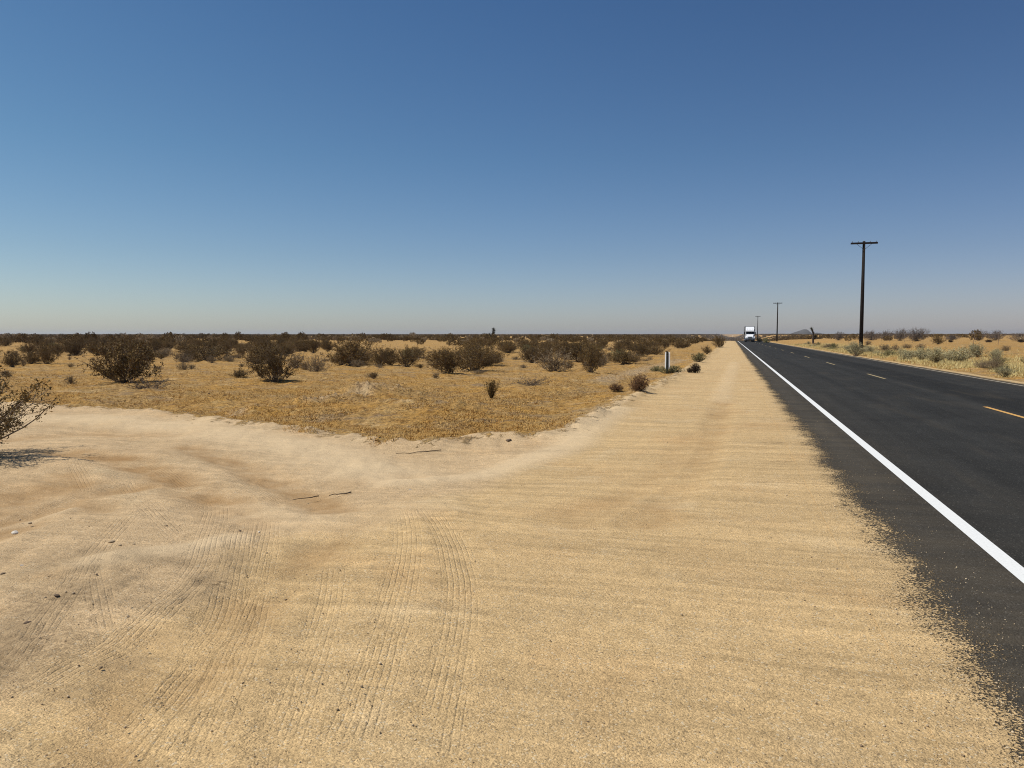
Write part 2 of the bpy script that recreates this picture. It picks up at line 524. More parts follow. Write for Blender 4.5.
M['steel'] = simple('galvanised_steel', (0.30, 0.30, 0.30), 0.5, 0.5, 0.2, 20)
M['rust'] = simple('rusted_fence_steel', (0.27, 0.20, 0.145), 0.85, 0.2, 0.35, 25)
M['marker_post'] = simple('dark_green_channel_steel', (0.035, 0.042, 0.035), 0.6, 0.3, 0.25, 25)
M['marker_plate'] = simple('white_marker_plate', (0.80, 0.80, 0.78), 0.5, 0.4, 0.06, 18)
M['hill'] = simple('far_rock', (0.085, 0.08, 0.076), 0.95, 0.1, 0.3, 0.02)
M['rock'] = simple('granite_stone', (0.36, 0.27, 0.17), 0.9, 0.15, 0.3, 30)
M['dark_rock'] = simple('dark_stone', (0.15, 0.105, 0.07), 0.9, 0.15, 0.3, 30)
M['pale_rock'] = simple('pale_stone', (0.62, 0.55, 0.45), 0.85, 0.2, 0.15, 30)
M['stick'] = simple('weathered_stick', (0.13, 0.095, 0.062), 0.9, 0.1, 0.3, 30)
M['white_body'] = simple('white_truck_paint', (0.80, 0.81, 0.82), 0.35, 0.5, 0.03, 2)
M['trailer'] = simple('dark_grey_trailer_skin', (0.10, 0.105, 0.115), 0.5, 0.4, 0.08, 2)
M['glass'] = simple('dark_windscreen', (0.012, 0.014, 0.016), 0.12, 0.5, 0.05, 2)
M['grille'] = simple('dark_grille', (0.06, 0.065, 0.07), 0.35, 0.5, 0.1, 8)
M['chrome'] = simple('chrome', (0.55, 0.56, 0.58), 0.2, 0.5, 0.05, 8, metal=0.9)
M['black'] = simple('black_plastic', (0.015, 0.015, 0.016), 0.6, 0.3, 0.15, 8)
M['tyre'] = simple('tyre_rubber', (0.02, 0.02, 0.02), 0.85, 0.2, 0.15, 20)
M['lamp'] = simple('headlamp_lens', (0.6, 0.62, 0.64), 0.15, 0.6, 0.05, 8)

# ------------------------------------------------------------------ the ground sheet
TRACKS_PX = [
    ([(-10, 728), (60, 680), (115, 645), (165, 605), (192, 580), (206, 545), (213, 518), (216, 500), (214, 486)], .17),
    ([(-10, 690), (30, 645), (62, 600), (92, 556), (120, 520), (140, 500)], .15),
    ([(60, 800), (115, 758), (180, 680), (223, 615), (240, 545), (246, 505)], .18),
    ([(120, 800), (167, 751), (216, 667), (251, 587), (263, 540), (268, 505)], .16),
    ([(180, 800), (205, 740), (244, 646), (262, 575), (272, 530)], .14),
    ([(338, 790), (352, 745), (380, 657), (400, 590), (408, 535), (402, 500)], .17),
    ([(425, 790), (432, 745), (453, 653), (460, 590), (448, 535), (425, 500)], .17),
    ([(270, 800), (285, 740), (312, 660), (330, 600), (336, 550)], .15),
    ([(92, 556), (98, 590), (106, 630)], .10),
    ([(-10, 521), (50, 497), (100, 480), (150, 468), (200, 462)], .16),
    ([(70, 455), (85, 475), (95, 492)], .14),
    ([(120, 470), (140, 492), (170, 522), (190, 540)], .15),
    ([(130, 448), (165, 462), (205, 485)], .15),
    ([(225, 462), (255, 478), (295, 497), (340, 505)], .16),
    ([(474, 629), (560, 640), (660, 655), (760, 668)], .14),
    ([(470, 560), (560, 566), (640, 567), (740, 560)], .16),
    ([(470, 600), (560, 606), (640, 612), (800, 606)], .16),
    ([(500, 520), (620, 522), (760, 514)], .2),
    ([(480, 690), (560, 700), (700, 712), (860, 706)], .13),
    ([(0, 440), (60, 432), (160, 430), (260, 440), (330, 458)], .2),
]

SWEEPS = [([(60, 448), (120, 455), (170, 470), (215, 490), (250, 515)], .34, 1.0), ([(190, 440), (250, 458), (300, 480), (330, 500)], .30, .9),
          ([(-20, 528), (40, 500), (110, 482), (170, 474)], .30, .8), ([(-20, 432), (90, 424), (200, 426)], .45, .55), ([(60, 470), (80, 480), (95, 500)], .28, .6),
          ([(-10, 500), (30, 486), (75, 478)], .4, .8), ([(150, 640), (120, 700), (90, 770)], .20, .45), ([(330, 540), (250, 600), (190, 690)], .22, .5),
          ([(640, 520), (700, 460), (725, 400)], .25, .5), ([(560, 520), (650, 480), (700, 430)], .3, .35), ([(250, 500), (340, 470), (400, 462)], .3, .4)]
PALES = [([(-30, 412), (90, 411), (210, 424), (310, 438), (380, 458)], .8, .9), ([(330, 446), (400, 470), (480, 462), (570, 438), (620, 408)], .35, 1.0),
         ([(100, 560), (140, 552), (180, 548), (230, 535)], .22, 1.0), ([(0, 515), (70, 500)], .12, .6), ([(230, 500), (330, 520), (420, 500)], .45, .5),
         ([(560, 436), (620, 404), (670, 378), (706, 352)], .12, .6), ([(720, 400), (735, 360)], .3, .5)]
PALES += [([(312, 397), (345, 392), (405, 386)], .35, .8), ([(600, 377), (650, 364), (692, 353)], .5, .7), ([(232, 403), (255, 398)], .25, .8), ([(385, 386), (400, 388)], .3, .6), ([(470, 372), (520, 376)], .5, .4)]
DIMS = [([(-20, 680), (40, 610), (85, 570)], .20, 1.0), ([(190, 600), (215, 572), (235, 555)], .16, .8), ([(110, 600), (130, 570), (150, 560)], .18, .7),
        ([(-20, 570), (60, 555), (150, 560)], .35, .5), ([(205, 590), (160, 640), (60, 700)], .16, .5), ([(250, 545), (300, 540)], .2, .35)]

def spline(pts, k=6):
    P = [np.array(pts[0], float)] + [np.array(q, float) for q in pts] + [np.array(pts[-1], float)]
    out = []
    for i in range(1, len(P) - 2):
        for j in range(k):
            t = j / k
            out.append(0.5 * (2 * P[i] + (P[i + 1] - P[i - 1]) * t + (2 * P[i - 1] - 5 * P[i] + 4 * P[i + 1] - P[i + 2]) * t ** 2
                              + (3 * P[i] - P[i - 1] - 3 * P[i + 1] + P[i + 2]) * t ** 3))
    return out + [P[-1]]

def bands(xs, ys, lst):
    r = np.zeros_like(xs)
    for pts, hw, a in lst:
        w = np.array([flat_at(*q) for q in pts])
        d, _ = poly_dist(xs, ys, w)
        r = np.maximum(r, a * sstep(hw * 1.5, hw * 0.2, d + 0.5 * hw * fbm(xs * 1.5, ys * 1.5, 3, 14)))
    return r

def build_ground():
    dy = np.concatenate([np.arange(620, 430, -6.0), np.arange(430, 14, -0.85)])
    r1 = EYE * F / dy
    r2 = r1[-1] * 1.045 ** np.arange(1, 105)
    r2 = r2[r2 < 9000]
    rad = np.concatenate([[0.05, 0.8, 1.4], r1[r1 > 1.6], r2, [9000]])
    view = math.atan2(HF[1], HF[0])
    front = np.arange(-46, 46.01, 0.095)
    back = np.arange(46 + 3, 360 - 46 - 1, 4.0)
    ang = view + np.radians(np.concatenate([front, back]))
    n, m = len(rad), len(ang)
    A, Rr = np.meshgrid(ang, rad)
    x, y = Rr * np.cos(A), Rr * np.sin(A)
    z = height(x, y)
    far = sstep(2500, 8000, Rr)
    z = z * (1 - far) - 0.5 * far
    nat = natural(x, y)
    # scuffed sandy patches and the greyer dirt of the turnout
    gx = x * HR[0] + y * HR[1]
    gb = np.interp(x * HF[0] + y * HF[1], [0, 3.2, 5, 6.3, 8.5, 12.9, 19], [-2.2, -2.16, -1.87, -1.76, -0.36, 1.5, 2.7])
    grey = sstep(0.25, -0.6, gx - gb + 0.9 * fbm(x / 1.3, y / 1.3, 3, 77))
    tu = np.zeros_like(x); tw = np.zeros_like(x)
    sel = (Rr < 26) & (nat < 0.5) & (np.abs(((A - view + math.pi) % (2 * math.pi)) - math.pi) < R(50))
    xs, ys = x[sel], y[sel]
    bu, bw = np.zeros_like(xs), np.zeros_like(xs)
    for pts, hw in TRACKS_PX:
        w = np.array([flat_at(a, b) for a, b in spline(pts)])
        d, o = poly_dist(xs, ys, w)
        ww = sstep(hw, hw * 0.45, d + 0.05 * vnoise(xs * 4, ys * 4, 12))
        for e in (w[0], w[-1]):
            ww = ww * sstep(hw * 0.9, hw * 3.5, np.hypot(xs - e[0], ys - e[1]) + 0.6 * vnoise(xs * 5, ys * 5, 4))
        mm = ww > bw
        bw = np.where(mm, ww, bw); bu = np.where(mm, o, bu)
    tu[sel] = bu; tw[sel] = bw
    sweep, pale, dim = np.zeros_like(x), np.zeros_like(x), np.zeros_like(x)
    sel2 = (Rr < 60) & (np.abs(((A - view + math.pi) % (2 * math.pi)) - math.pi) < R(50))
    sweep[sel2] = bands(x[sel2], y[sel2], SWEEPS); pale[sel2] = bands(x[sel2], y[sel2], PALES); dim[sel2] = bands(x[sel2], y[sel2], DIMS)
    z = z - 0.05 * sweep * (nat < 0) + 0.028 * pale * (nat < 0)
    z = z + dim * 0.035 * fbm(x / 0.11, y / 0.11, 3, 88) * (nat < 0)
    press = tw * 0.004
    z = z - press * (nat < 0.1)
    dark_mark = np.zeros_like(x)  # mask of small darker marks at set spots on the sand
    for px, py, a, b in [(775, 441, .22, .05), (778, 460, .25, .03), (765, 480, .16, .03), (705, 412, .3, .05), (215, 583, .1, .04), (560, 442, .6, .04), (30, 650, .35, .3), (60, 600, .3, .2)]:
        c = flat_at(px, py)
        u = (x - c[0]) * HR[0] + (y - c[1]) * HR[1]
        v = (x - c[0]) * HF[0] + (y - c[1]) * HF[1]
        dark_mark = np.maximum(dark_mark, np.exp(-((u / a) ** 2 + (v / (b * 1.6)) ** 2)) * (0.9 if a < .34 and b < .1 else .45))
    idx = np.arange(n * m).reshape(n, m)
    a = idx[:-1, :]; b = np.roll(idx, -1, 1)[:-1, :]
    c = np.roll(idx, -1, 1)[1:, :]; d = idx[1:, :]
    faces = np.stack([a, d, c, b], -1).reshape(-1, 4)
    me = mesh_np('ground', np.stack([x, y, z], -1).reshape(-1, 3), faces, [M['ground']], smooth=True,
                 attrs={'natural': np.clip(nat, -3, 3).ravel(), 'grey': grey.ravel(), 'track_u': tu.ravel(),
                        'track_w': tw.ravel(), 'dark_mark': dark_mark.ravel(), 'sweep': sweep.ravel(), 'pale': pale.ravel(), 'dim': dim.ravel()})
    o = link('ground', me)
    tag(o, kind='structure')

build_ground()

def strip(name, x0, x1, ys, lift, mat, ncol=2):
    xs = np.linspace(x0, x1, ncol)
    X, Y = np.meshgrid(xs, ys)
    Z = profile(Y) + lift
    idx = np.arange(X.size).reshape(X.shape)
    f = np.stack([idx[:-1, :-1], idx[:-1, 1:], idx[1:, 1:], idx[1:, :-1]], -1).reshape(-1, 4)
    o = link(name, mesh_np(name, np.stack([X, Y, Z], -1).reshape(-1, 3), f, [mat]))
    tag(o, kind='structure')
    return o

ROAD_Y = np.concatenate([np.arange(-30, 60, 1.5), np.arange(60, 300, 5), np.arange(300, 700, 10)])
strip('road', 0.82, 9.86, ROAD_Y, 0.008, M['road'], 8)
strip('road_marking', 1.87, 1.995, ROAD_Y, 0.012, M['white_paint'])
strip('road_marking', 9.10, 9.18, ROAD_Y, 0.012, M['dusty_paint'])
for k in range(-1, 22):
    y0 = 16.9 + 14.63 * k - (1.1 if k <= 0 else 0)
    strip('road_marking', 5.57, 5.67, np.linspace(y0, y0 + 3.9, 4), 0.012, M['yellow_paint' if k <= 0 else 'faded_paint'])

# ------------------------------------------------------------------ plants
def tubes_np(paths, rads, sides=3):
    """paths (N,k,3), rads (N,k) -> triangles-free quads"""
    N, k, _ = paths.shape
    d = np.gradient(paths, axis=1)
    d /= np.linalg.norm(d, axis=2, keepdims=True) + 1e-9
    ref = np.where(np.abs(d[..., 2:3]) > 0.8, np.array([1.0, 0, 0]), np.array([0, 0, 1.0]))
    a = np.cross(d, ref); a /= np.linalg.norm(a, axis=2, keepdims=True) + 1e-9
    b = np.cross(d, a)
    th = np.arange(sides) * 2 * math.pi / sides
    ring = paths[:, :, None, :] + rads[:, :, None, None] * (a[:, :, None, :] * np.cos(th)[None, None, :, None] + b[:, :, None, :] * np.sin(th)[None, None, :, None])
    v = ring.reshape(-1, 3)
    idx = np.arange(N * k * sides).reshape(N, k, sides)
    q = np.stack([idx[:, :-1, :], np.roll(idx, -1, 2)[:, :-1, :], np.roll(idx, -1, 2)[:, 1:, :], idx[:, 1:, :]], -1)
    return v, q.reshape(-1, 4)

def leaves_np(c, size, g, up=0.0, asp=0.45):
    """rhombic leaves centred at c (N,3)"""
    N = len(c)
    d = g.normal(size=(N, 3)); d[:, 2] += up
    d /= np.linalg.norm(d, axis=1, keepdims=True)
    s = np.cross(d, g.normal(size=(N, 3))); s /= np.linalg.norm(s, axis=1, keepdims=True)
    L = size * g.uniform(0.6, 1.4, N)[:, None]
    v = np.stack([c - d * L, c + s * L * asp, c + d * L, c - s * L * asp], 1).reshape(-1, 3)
    return v, np.arange(4 * N).reshape(N, 4)

def grow(seed, H, RAD, stems, twigs, leaves, leaf_size, spread=(8, 62), up=0.3, stem_r=0.011, leaf_from=0.25, lopside=0.25, droop=0.0):
    g = np.random.default_rng(seed)
    az = g.uniform(0, 2 * math.pi, stems)
    til = np.radians(g.uniform(*spread, stems) ** 1.0)
    reach = g.uniform(0.72, 1.06, stems)
    tip = np.stack([np.cos(az) * np.sin(til) / max(math.sin(R(spread[1])), .2) * RAD * reach,
                    np.sin(az) * np.sin(til) / max(math.sin(R(spread[1])), .2) * RAD * reach,
                    H * reach * (np.cos(til) / math.cos(R(spread[0]))) ** 0.7], -1)
    lop = g.uniform(-lopside, lopside, 2) * RAD
    tip[:, :2] += lop * (tip[:, 2:3] / H)
    base = np.stack([g.normal(0, 0.07 * RAD, stems), g.normal(0, 0.07 * RAD, stems), np.full(stems, -0.04)], -1)
    t = np.linspace(0, 1, 5)
    P = base[:, None, :] + (tip - base)[:, None, :] * t[None, :, None]
    P[:, :, 2] += (np.sin(t * math.pi) * -0.06 * H)[None, :] * (til / 1.0)[:, None]
    P[:, 1:, :] += g.normal(0, 0.035 * H, (stems, 4, 3)) * t[None, 1:, None]
    P[:, :, 2] = np.maximum(P[:, :, 2], -0.05)
    rr = stem_r * (1 - 0.75 * t)[None, :] * g.uniform(0.7, 1.3, stems)[:, None]
    v1, q1 = tubes_np(P, rr)
    # twigs
    si = np.repeat(np.arange(stems), twigs)
    ft = g.uniform(0.32, 1.0, len(si)) * 3.999
    k = np.minimum(ft.astype(int), 3); fr = (ft - k)[:, None]
    b0 = P[si, k] * (1 - fr) + P[si, k + 1] * fr
    dirn = (tip - base)[si]; dirn /= np.linalg.norm(dirn, axis=1, keepdims=True)
    dirn = dirn * 0.7 + g.normal(0, 0.6, (len(si), 3)) + np.array([0, 0, up])
    dirn /= np.linalg.norm(dirn, axis=1, keepdims=True)
    L = H * g.uniform(0.10, 0.30, len(si))[:, None]
    mid = b0 + dirn * L * 0.5 + g.normal(0, 0.02 * H, (len(si), 3))
    end = b0 + dirn * L - np.array([0, 0, droop]) * L
    T = np.stack([b0, mid, end], 1)
    v2, q2 = tubes_np(T, stem_r * np.array([0.35, 0.28, 0.15])[None, :] * np.ones((len(si), 1)))
    wood = (np.vstack([v1, v2]), np.vstack([q1, q2 + len(v1)]))
    # leaves follow the twigs
    li = np.repeat(np.arange(len(si)), leaves)
    f = g.uniform(leaf_from, 1.05, len(li))[:, None]
    c = np.where(f < 0.5, T[li, 0] * (1 - 2 * f) + T[li, 1] * 2 * f, T[li, 1] * (2 - 2 * f) + T[li, 2] * (2 * f - 1))
    c = c + g.normal(0, 0.022 * H, c.shape)
    c[:, 2] = np.maximum(c[:, 2], 0.01)
    lv, lq = leaves_np(c, leaf_size, g, up)
    return wood, (lv, lq)

def thistle(seed, Rb, n, sub, leaves, ls):
    """tumbleweed: curved stems that close into a ball"""
    g = np.random.default_rng(seed)
    d = g.normal(size=(n, 3)); d /= np.linalg.norm(d, axis=1, keepdims=True)
    d[:, 2] = np.abs(d[:, 2]) * np.where(g.uniform(size=n) < 0.7, 1, -0.4)
    t = np.linspace(0, 1, 6)
    ctr = np.array([0, 0, Rb * 0.82])
    root = np.array([0.1 * Rb, 0, Rb * 0.25])
    tip = ctr + d * Rb * g.uniform(0.8, 1.05, n)[:, None]
    bend = np.cross(d, g.normal(size=(n, 3))) * 0.3 * Rb
    P = root + (tip - root)[:, None, :] * t[None, :, None] + bend[:, None, :] * np.sin(t * math.pi)[None, :, None]
    P[..., 2] = np.maximum(P[..., 2], 0.01)
    v1, q1 = tubes_np(P, 0.006 * (1.2 - t)[None, :] * np.ones((n, 1)))
    si = np.repeat(np.arange(n), sub)
    k = g.integers(2, 6, len(si))
    b0 = P[si, k]
    dn = g.normal(size=(len(si), 3)) + 0.8 * d[si]
    dn /= np.linalg.norm(dn, axis=1, keepdims=True)
    e = b0 + dn * Rb * g.uniform(.12, .35, len(si))[:, None]
    off = e - ctr; rr = np.linalg.norm(off, axis=1, keepdims=True)
    e = ctr + off * np.minimum(1, Rb * 1.08 / rr)
    e[:, 2] = np.maximum(e[:, 2], 0.01)
    T = np.stack([b0, (b0 + e) / 2 + g.normal(0, .02 * Rb, b0.shape), e], 1)
    v2, q2 = tubes_np(T, 0.0035 * np.array([1, .8, .5])[None, :] * np.ones((len(si), 1)))
    li = np.repeat(np.arange(len(si)), leaves)
    f = g.uniform(0, 1, len(li))[:, None]
    c = T[li, 0] * (1 - f) + T[li, 2] * f + g.normal(0, 0.012, (len(li), 3))
    c[:, 2] = np.maximum(c[:, 2], 0.005)
    lv, lq = leaves_np(c, ls, g, 0.2, 0.25)
    return (np.vstack([v1, v2]), np.vstack([q1, q2 + len(v1)])), (lv, lq)

def proto(name, parts, mats):
    """two meshes (branches, foliage) plus one joined mesh for far copies"""
    (wv, wq), (lv, lq) = parts
    a = mesh_np(name + '_branches', wv, wq, [mats[0]])
    b = mesh_np(name + '_foliage', lv, lq, [mats[1]])
    j = mesh_np(name, np.vstack([wv, lv]), np.vstack([wq, lq + len(wv)]), list(mats), np.r_[np.zeros(len(wq)), np.ones(len(lq))])
    allv = np.vstack([wv, lv])
    ext = (np.percentile(np.abs(allv[:, :2]).max(1), 96), np.percentile(allv[:, 2], 99))
    return {'b': a, 'f': b, 'j': j, 'r': ext[0], 'h': ext[1]}

PR = {}
PR['creosote'] = [proto('creosote_bush', grow(100 + i, 1.35, 1.15, 52, 12, 16, 0.023, (6, 66), 0.35), (M['twig'], M['creosote'])) for i in range(5)]
PR['dense'] = [proto('creosote_bush', grow(140 + i, 1.3, 1.25, 60, 13, 12, 0.026, (6, 72), 0.3), (M['twig'], M['creosote'])) for i in range(4)]
PR['big'] = [proto('creosote_bush', grow(131, 1.5, 1.4, 64, 13, 17, 0.020, (6, 70), 0.35, 0.012, 0.3), (M['twig'], M['creosote_near']))]
PR['burro'] = [proto('burrobush', grow(200 + i, 0.6, 0.7, 60, 9, 8, 0.014, (5, 78), 0.3, 0.006), (M['twig'], M['burro'])) for i in range(3)]
PR['sage'] = [proto('sagebrush', grow(300 + i, 0.95, 0.8, 70, 9, 10, 0.022, (4, 62), 0.7, 0.007, 0.1), (M['twig'], M['sage'])) for i in range(4)]
PR['green'] = [proto('saltbush', grow(340 + i, 0.7, 0.8, 60, 9, 10, 0.022, (4, 74), 0.5, 0.007, 0.1), (M['twig'], M['green'])) for i in range(3)]
PR['bare'] = [proto('bare_bush', grow(400 + i, 2.2, 2.3, 70, 16, 9, 0.035, (5, 74), 0.45, 0.016, 0.3), (M['bare'], M['bare'])) for i in range(4)]
PR['dead'] = [proto('dead_brush', grow(450 + i, 0.32, 0.9, 46, 9, 3, 0.014, (35, 86), 0.05, 0.007), (M['bare'], M['twig'])) for i in range(2)]
PR['spiky'] = [proto('grass_clump', grow(470, 0.5, 0.28, 110, 3, 5, 0.017, (2, 42), 0.9, 0.005), (M['creosote'], M['creosote']))]
PR['thistle'] = [proto('tumbleweed', thistle(500, 0.36, 130, 8, 5, 0.012), (M['thistle'], M['thistle']))]
PR['dark_thistle'] = [proto('tumbleweed', thistle(510, 0.30, 120, 8, 6, 0.014), (M['dark_thistle'], M['dark_thistle']))]
NAMES = {'big': ('creosote_bush', 'bush'), 'creosote': ('creosote_bush', 'bush'), 'dense': ('creosote_bush', 'bush'), 'burro': ('burrobush', 'bush'), 'sage': ('sagebrush', 'bush'),
         'green': ('saltbush', 'bush'), 'bare': ('bare_bush', 'bush'), 'dead': ('dead_brush', 'dead brush'), 'spiky': ('grass_clump', 'grass clump'),
         'thistle': ('tumbleweed', 'tumbleweed'), 'dark_thistle': ('tumbleweed', 'tumbleweed')}
TAKEN = []

def plant(kind, loc, w, h, label, group=None, rz=None, parts=True, which=None):
    pr = PR[kind][(which if which is not None else random.randrange(99)) % len(PR[kind])]
    nm, cat = NAMES[kind]
    rz = random.uniform(0, 6.28) if rz is None else rz
    s = (w / 2 / pr['r'], w / 2 / pr['r'], h / pr['h'])
    if parts:
        o = empty(nm, loc, rz)
        link('branches', pr['b'], o); link('foliage', pr['f'], o)
    else:
        o = link(nm, pr['j']); o.location = loc; o.rotation_euler = (0, 0, rz)
    o.scale = s
    tag(o, label, cat, group)
    TAKEN.append((loc[0], loc[1], w / 2))
    return o

def plant_px(kind, px, py, wpx, hpx, label, group=None, Z=None, **kw):
    loc = at(px, py) if Z is None else at_depth(px, Z)
    d = depth(loc[0], loc[1])
    if Z is not None:                                   # keep the top where the photograph has it
        hpx = max(3.0, (EYE - (py - hpx - 334.0) / F * d - loc[2]) * F / d)
    return plant(kind, (loc[0], loc[1], loc[2] - 0.01), wpx * d / F, hpx * d / F, label, group, **kw)

# hand placed plants: kind, base pixel, size in pixels
BIGBUSH = plant_px('big', -66, 463, 172, 112, 'big brown creosote bush cut by the left edge, shading the cleared sand', rz=2.6, which=0)
def bare_branch(px, r, leaves):
    d0 = 10.0
    W = [HF * d0 + HR * ((a - CX) / F * d0) for a, b in px]
    P = [(float(w[0]), float(w[1]), EYE - (b - 334) / F * d0) for w, (a, b) in zip(W, px)]
    br = MB().tube(P, [r * (1 - 0.7 * i / (len(P) - 1)) for i in range(len(P))], 6)
    for _ in range(6):
        q = Vector(P[random.randrange(len(P) // 2, len(P))])
        br.tube([q, q + Vector((random.gauss(0, .05), random.gauss(0, .05), random.uniform(.0, .09)))], [.004, .002], 4)
    o = br.build('bare_branch', M['twig'])
    g = np.random.default_rng(3)
    n = len(P)
    c = np.array([P[i] for i in g.integers(n - leaves[0], n, leaves[1])]) + g.normal(0, .028, (leaves[1], 3))
    lv, lq = leaves_np(c, .017, g, .2)
    f = link('branch_leaves', mesh_np('branch_leaves', lv, lq, [M['creosote_near']]))
    inv = Matrix.LocRotScale(BIGBUSH.location, BIGBUSH.rotation_euler, BIGBUSH.scale).inverted()
    for q in (o, f):
        q.parent = BIGBUSH; q.matrix_parent_inverse = inv
bare_branch([(-66, 461), (-30, 452), (0, 438), (20, 428), (35, 418), (44, 409), (48, 406)], .013, (3, 70))
bare_branch([(-60, 455), (-30, 440), (-5, 424), (12, 410), (24, 398), (34, 388)], .012, (3, 160))
G1 = 'creosote bushes at the front of the left scrub'
plant_px('dense', 124, 383, 66, 42, 'large dark creosote bush behind the flat dead brush, nearest in the left scrub', G1, which=1)
plant_px('dead', 150, 388, 44, 11, 'flat tangle of dead brush in front of the large left creosote bush')
plant_px('creosote', 275, 381, 52, 36, 'dark creosote bush standing alone on the straw flat left of the dirt mound', G1, which=2)
plant_px('dense', 205, 372, 0.1 + 60, 26, 'wide low creosote bush right behind the gap, between the two front left bushes', G1, Z=52, which=0)
plant_px('burro', 318, 371, 26, 17, 'small grey burrobush just right of the lone dark creosote bush', which=0)
plant_px('burro', 297, 369, 22, 16, 'pale twiggy burrobush tucked against the right side of the lone creosote bush', which=1)
plant_px('dense', 352, 366, 46, 28, 'broad dark creosote bush behind the dirt mound', G1, which=2)
plant_px('burro', 359, 367, 16, 8, 'little grey burrobush at the foot of the bush behind the mound', which=2)
plant_px('creosote', 407, 367, 30, 20, 'brown creosote bush with pale twigs right of the bush behind the mound', G1, which=3)
plant_px('dense', 449, 374, 42, 25, 'dark creosote bush at the front of the middle thicket', G1, which=3)
plant_px('dense', 474, 371, 44, 26, 'rounded brown creosote bush joined to the right of the middle thicket', G1, which=1)
plant_px('spiky', 491, 399, 14, 18, 'small dark spiky clump alone on the straw ground in the middle')
plant_px('dead', 530, 384, 40, 8, 'low grey mat of dead brush right of the spiky clump')
plant_px('burro', 555, 371, 46, 22, 'wide pinkish brown burrobush left of the two tone bush', which=1)
plant_px('creosote', 590, 373, 28, 30, 'dark creosote bush with yellowish right side beside the wide burrobush', G1, which=4)
plant_px('creosote', 580, 362, 40, 20, 'brown creosote bush directly behind the two tone bush', G1, which=1)
plant_px('green', 621, 361, 20, 11, 'rounded grey green saltbush left of the smaller grey one near the marker', which=0)
plant_px('burro', 636, 362, 15, 9, 'grey domed burrobush between the saltbush and the white marker', which=2)
plant_px('thistle', 639, 392, 19, 18, 'reddish brown tumbleweed resting on the left edge of the sandy shoulder')
plant_px('thistle', 616, 393, 14, 8, 'small reddish weed low on the bank left of the reddish tumbleweed')
plant_px('dark_thistle', 695, 373, 10, 9.5, 'nearly black round tumbleweed on the sandy shoulder beyond the marker')
plant_px('dark_thistle', 689.5, 372.5, 5, 5, 'tiny brown tumbleweed touching the left of the black tumbleweed')
plant_px('green', 672, 373, 26, 8, 'low green saltbush spreading at the foot of the white marker', which=1)
plant_px('green', 657, 371, 14, 6, 'small green saltbush just left of the white marker post', which=2)
plant_px('green', 699, 362, 15, 9, 'green saltbush on the bank beyond the black tumbleweed', which=1)
plant_px('creosote', 707, 354, 10, 8, 'small brown bush on the bank beyond the green saltbush', which=3)
plant_px('dense', 719, 345, 13, 9.5, 'dark round bush where the bank meets the shoulder near the horizon', Z=105, which=0)
plant_px('creosote', 30, 364, 24, 13, 'low grey green bush behind the big left edge bush', which=2)
plant_px('creosote', 47, 364, 20, 18, 'brown bush behind the low grey green bush at far left', which=4)
plant_px('creosote', 12, 367, 22, 16, 'dim brown bush half hidden above the left edge bush', which=3)
plant_px('burro', 70, 367, 9, 4, 'very small dark burrobush on straw ground left of the large front bush', which=0)
plant_px('burro', 192, 369, 9, 5, 'very small dark burrobush on straw ground right of the large front bush', which=1)
plant_px('burro', 212, 363, 12, 7, 'small tan burrobush in front of the wide low creosote bush', which=2)
plant_px('burro', 371, 377, 12, 5, 'tiny dark burrobush on the open straw above the dirt mound', which=0)
plant_px('burro', 436, 378, 10, 6, 'tiny brown burrobush on the straw below the middle thicket', which=1)
# right verge
G2 = 'sagebrush along the right verge of the road'
plant_px('sage', 856, 356, 18.8, 13.8, 'rounded grey green sagebrush at the foot of the near power pole', G2, which=0)
plant_px('sage', 868, 353.5, 12.5, 8.0, 'straw green sagebrush right of the one at the near pole', G2, which=1)
plant_px('sage', 905, 361, 16.2, 10.3, 'small pale green sagebrush alone by the road right of the low brown mounds', G2, which=2)
plant_px('sage', 923, 361.5, 16.2, 13.8, 'grey green sagebrush at the left end of the verge cluster', G2, which=3)
plant_px('sage', 936, 363.5, 23.8, 14.9, 'broad sagebrush in the middle of the verge cluster', G2, which=0)
plant_px('sage', 956, 363, 25.0, 14.9, 'olive sagebrush third from left in the verge cluster', G2, which=1)
plant_px('sage', 976, 357.5, 23.8, 13.8, 'grey sagebrush with dark shaded right side behind the verge cluster', G2, which=2)
plant_px('green', 996, 366, 17.5, 9.2, 'low straw green saltbush right of the verge cluster', which=0)
plant_px('sage', 1006, 377, 15.0, 10.3, 'faint small sagebrush near the right edge beside the asphalt', G2, which=3)
plant_px('burro', 885, 351.5, 17, 7, 'low wide brown burrobush right of the near power pole', which=1)
plant_px('burro', 896, 350.5, 8, 6, 'small brown burrobush touching the low wide one right of the pole', which=0)
plant_px('burro', 906, 348.5, 10, 4.5, 'small dark low burrobush between the wide one and the verge cluster', which=2)
plant_px('burro', 920, 348.5, 11, 5, 'low grey burrobush in front of the tallest bare bush', which=0)
plant_px('burro', 868, 345, 8, 5, 'orange brown burrobush right behind the near power pole', which=1)
for i in range(46):
    yy = 30 + 120 * random.random() ** 1.3
    xx = 11.0 + abs(random.gauss(0, 3.0))
    if any(math.hypot(xx - a, yy - b) < c + .5 for a, b, c in TAKEN): continue
    u = random.random()
    kind = 'sage' if u < .5 else 'green' if u < .8 else 'burro'
    plant(kind, (xx, yy, float(height(xx, yy)) - .01), random.uniform(.6, 1.5), random.uniform(.3, .65), {'sage': 'low straw coloured sagebrush in the dry grass of the right verge', 'green': 'small low green saltbush in the dry grass of the right verge',
          'burro': 'small brown burrobush in the dry grass of the right verge'}[kind], {'sage': 'low sagebrush in the right verge grass', 'green': 'low saltbushes in the right verge grass', 'burro': 'burrobushes in the right verge grass'}[kind])
G3 = 'bare grey bushes along the right skyline'
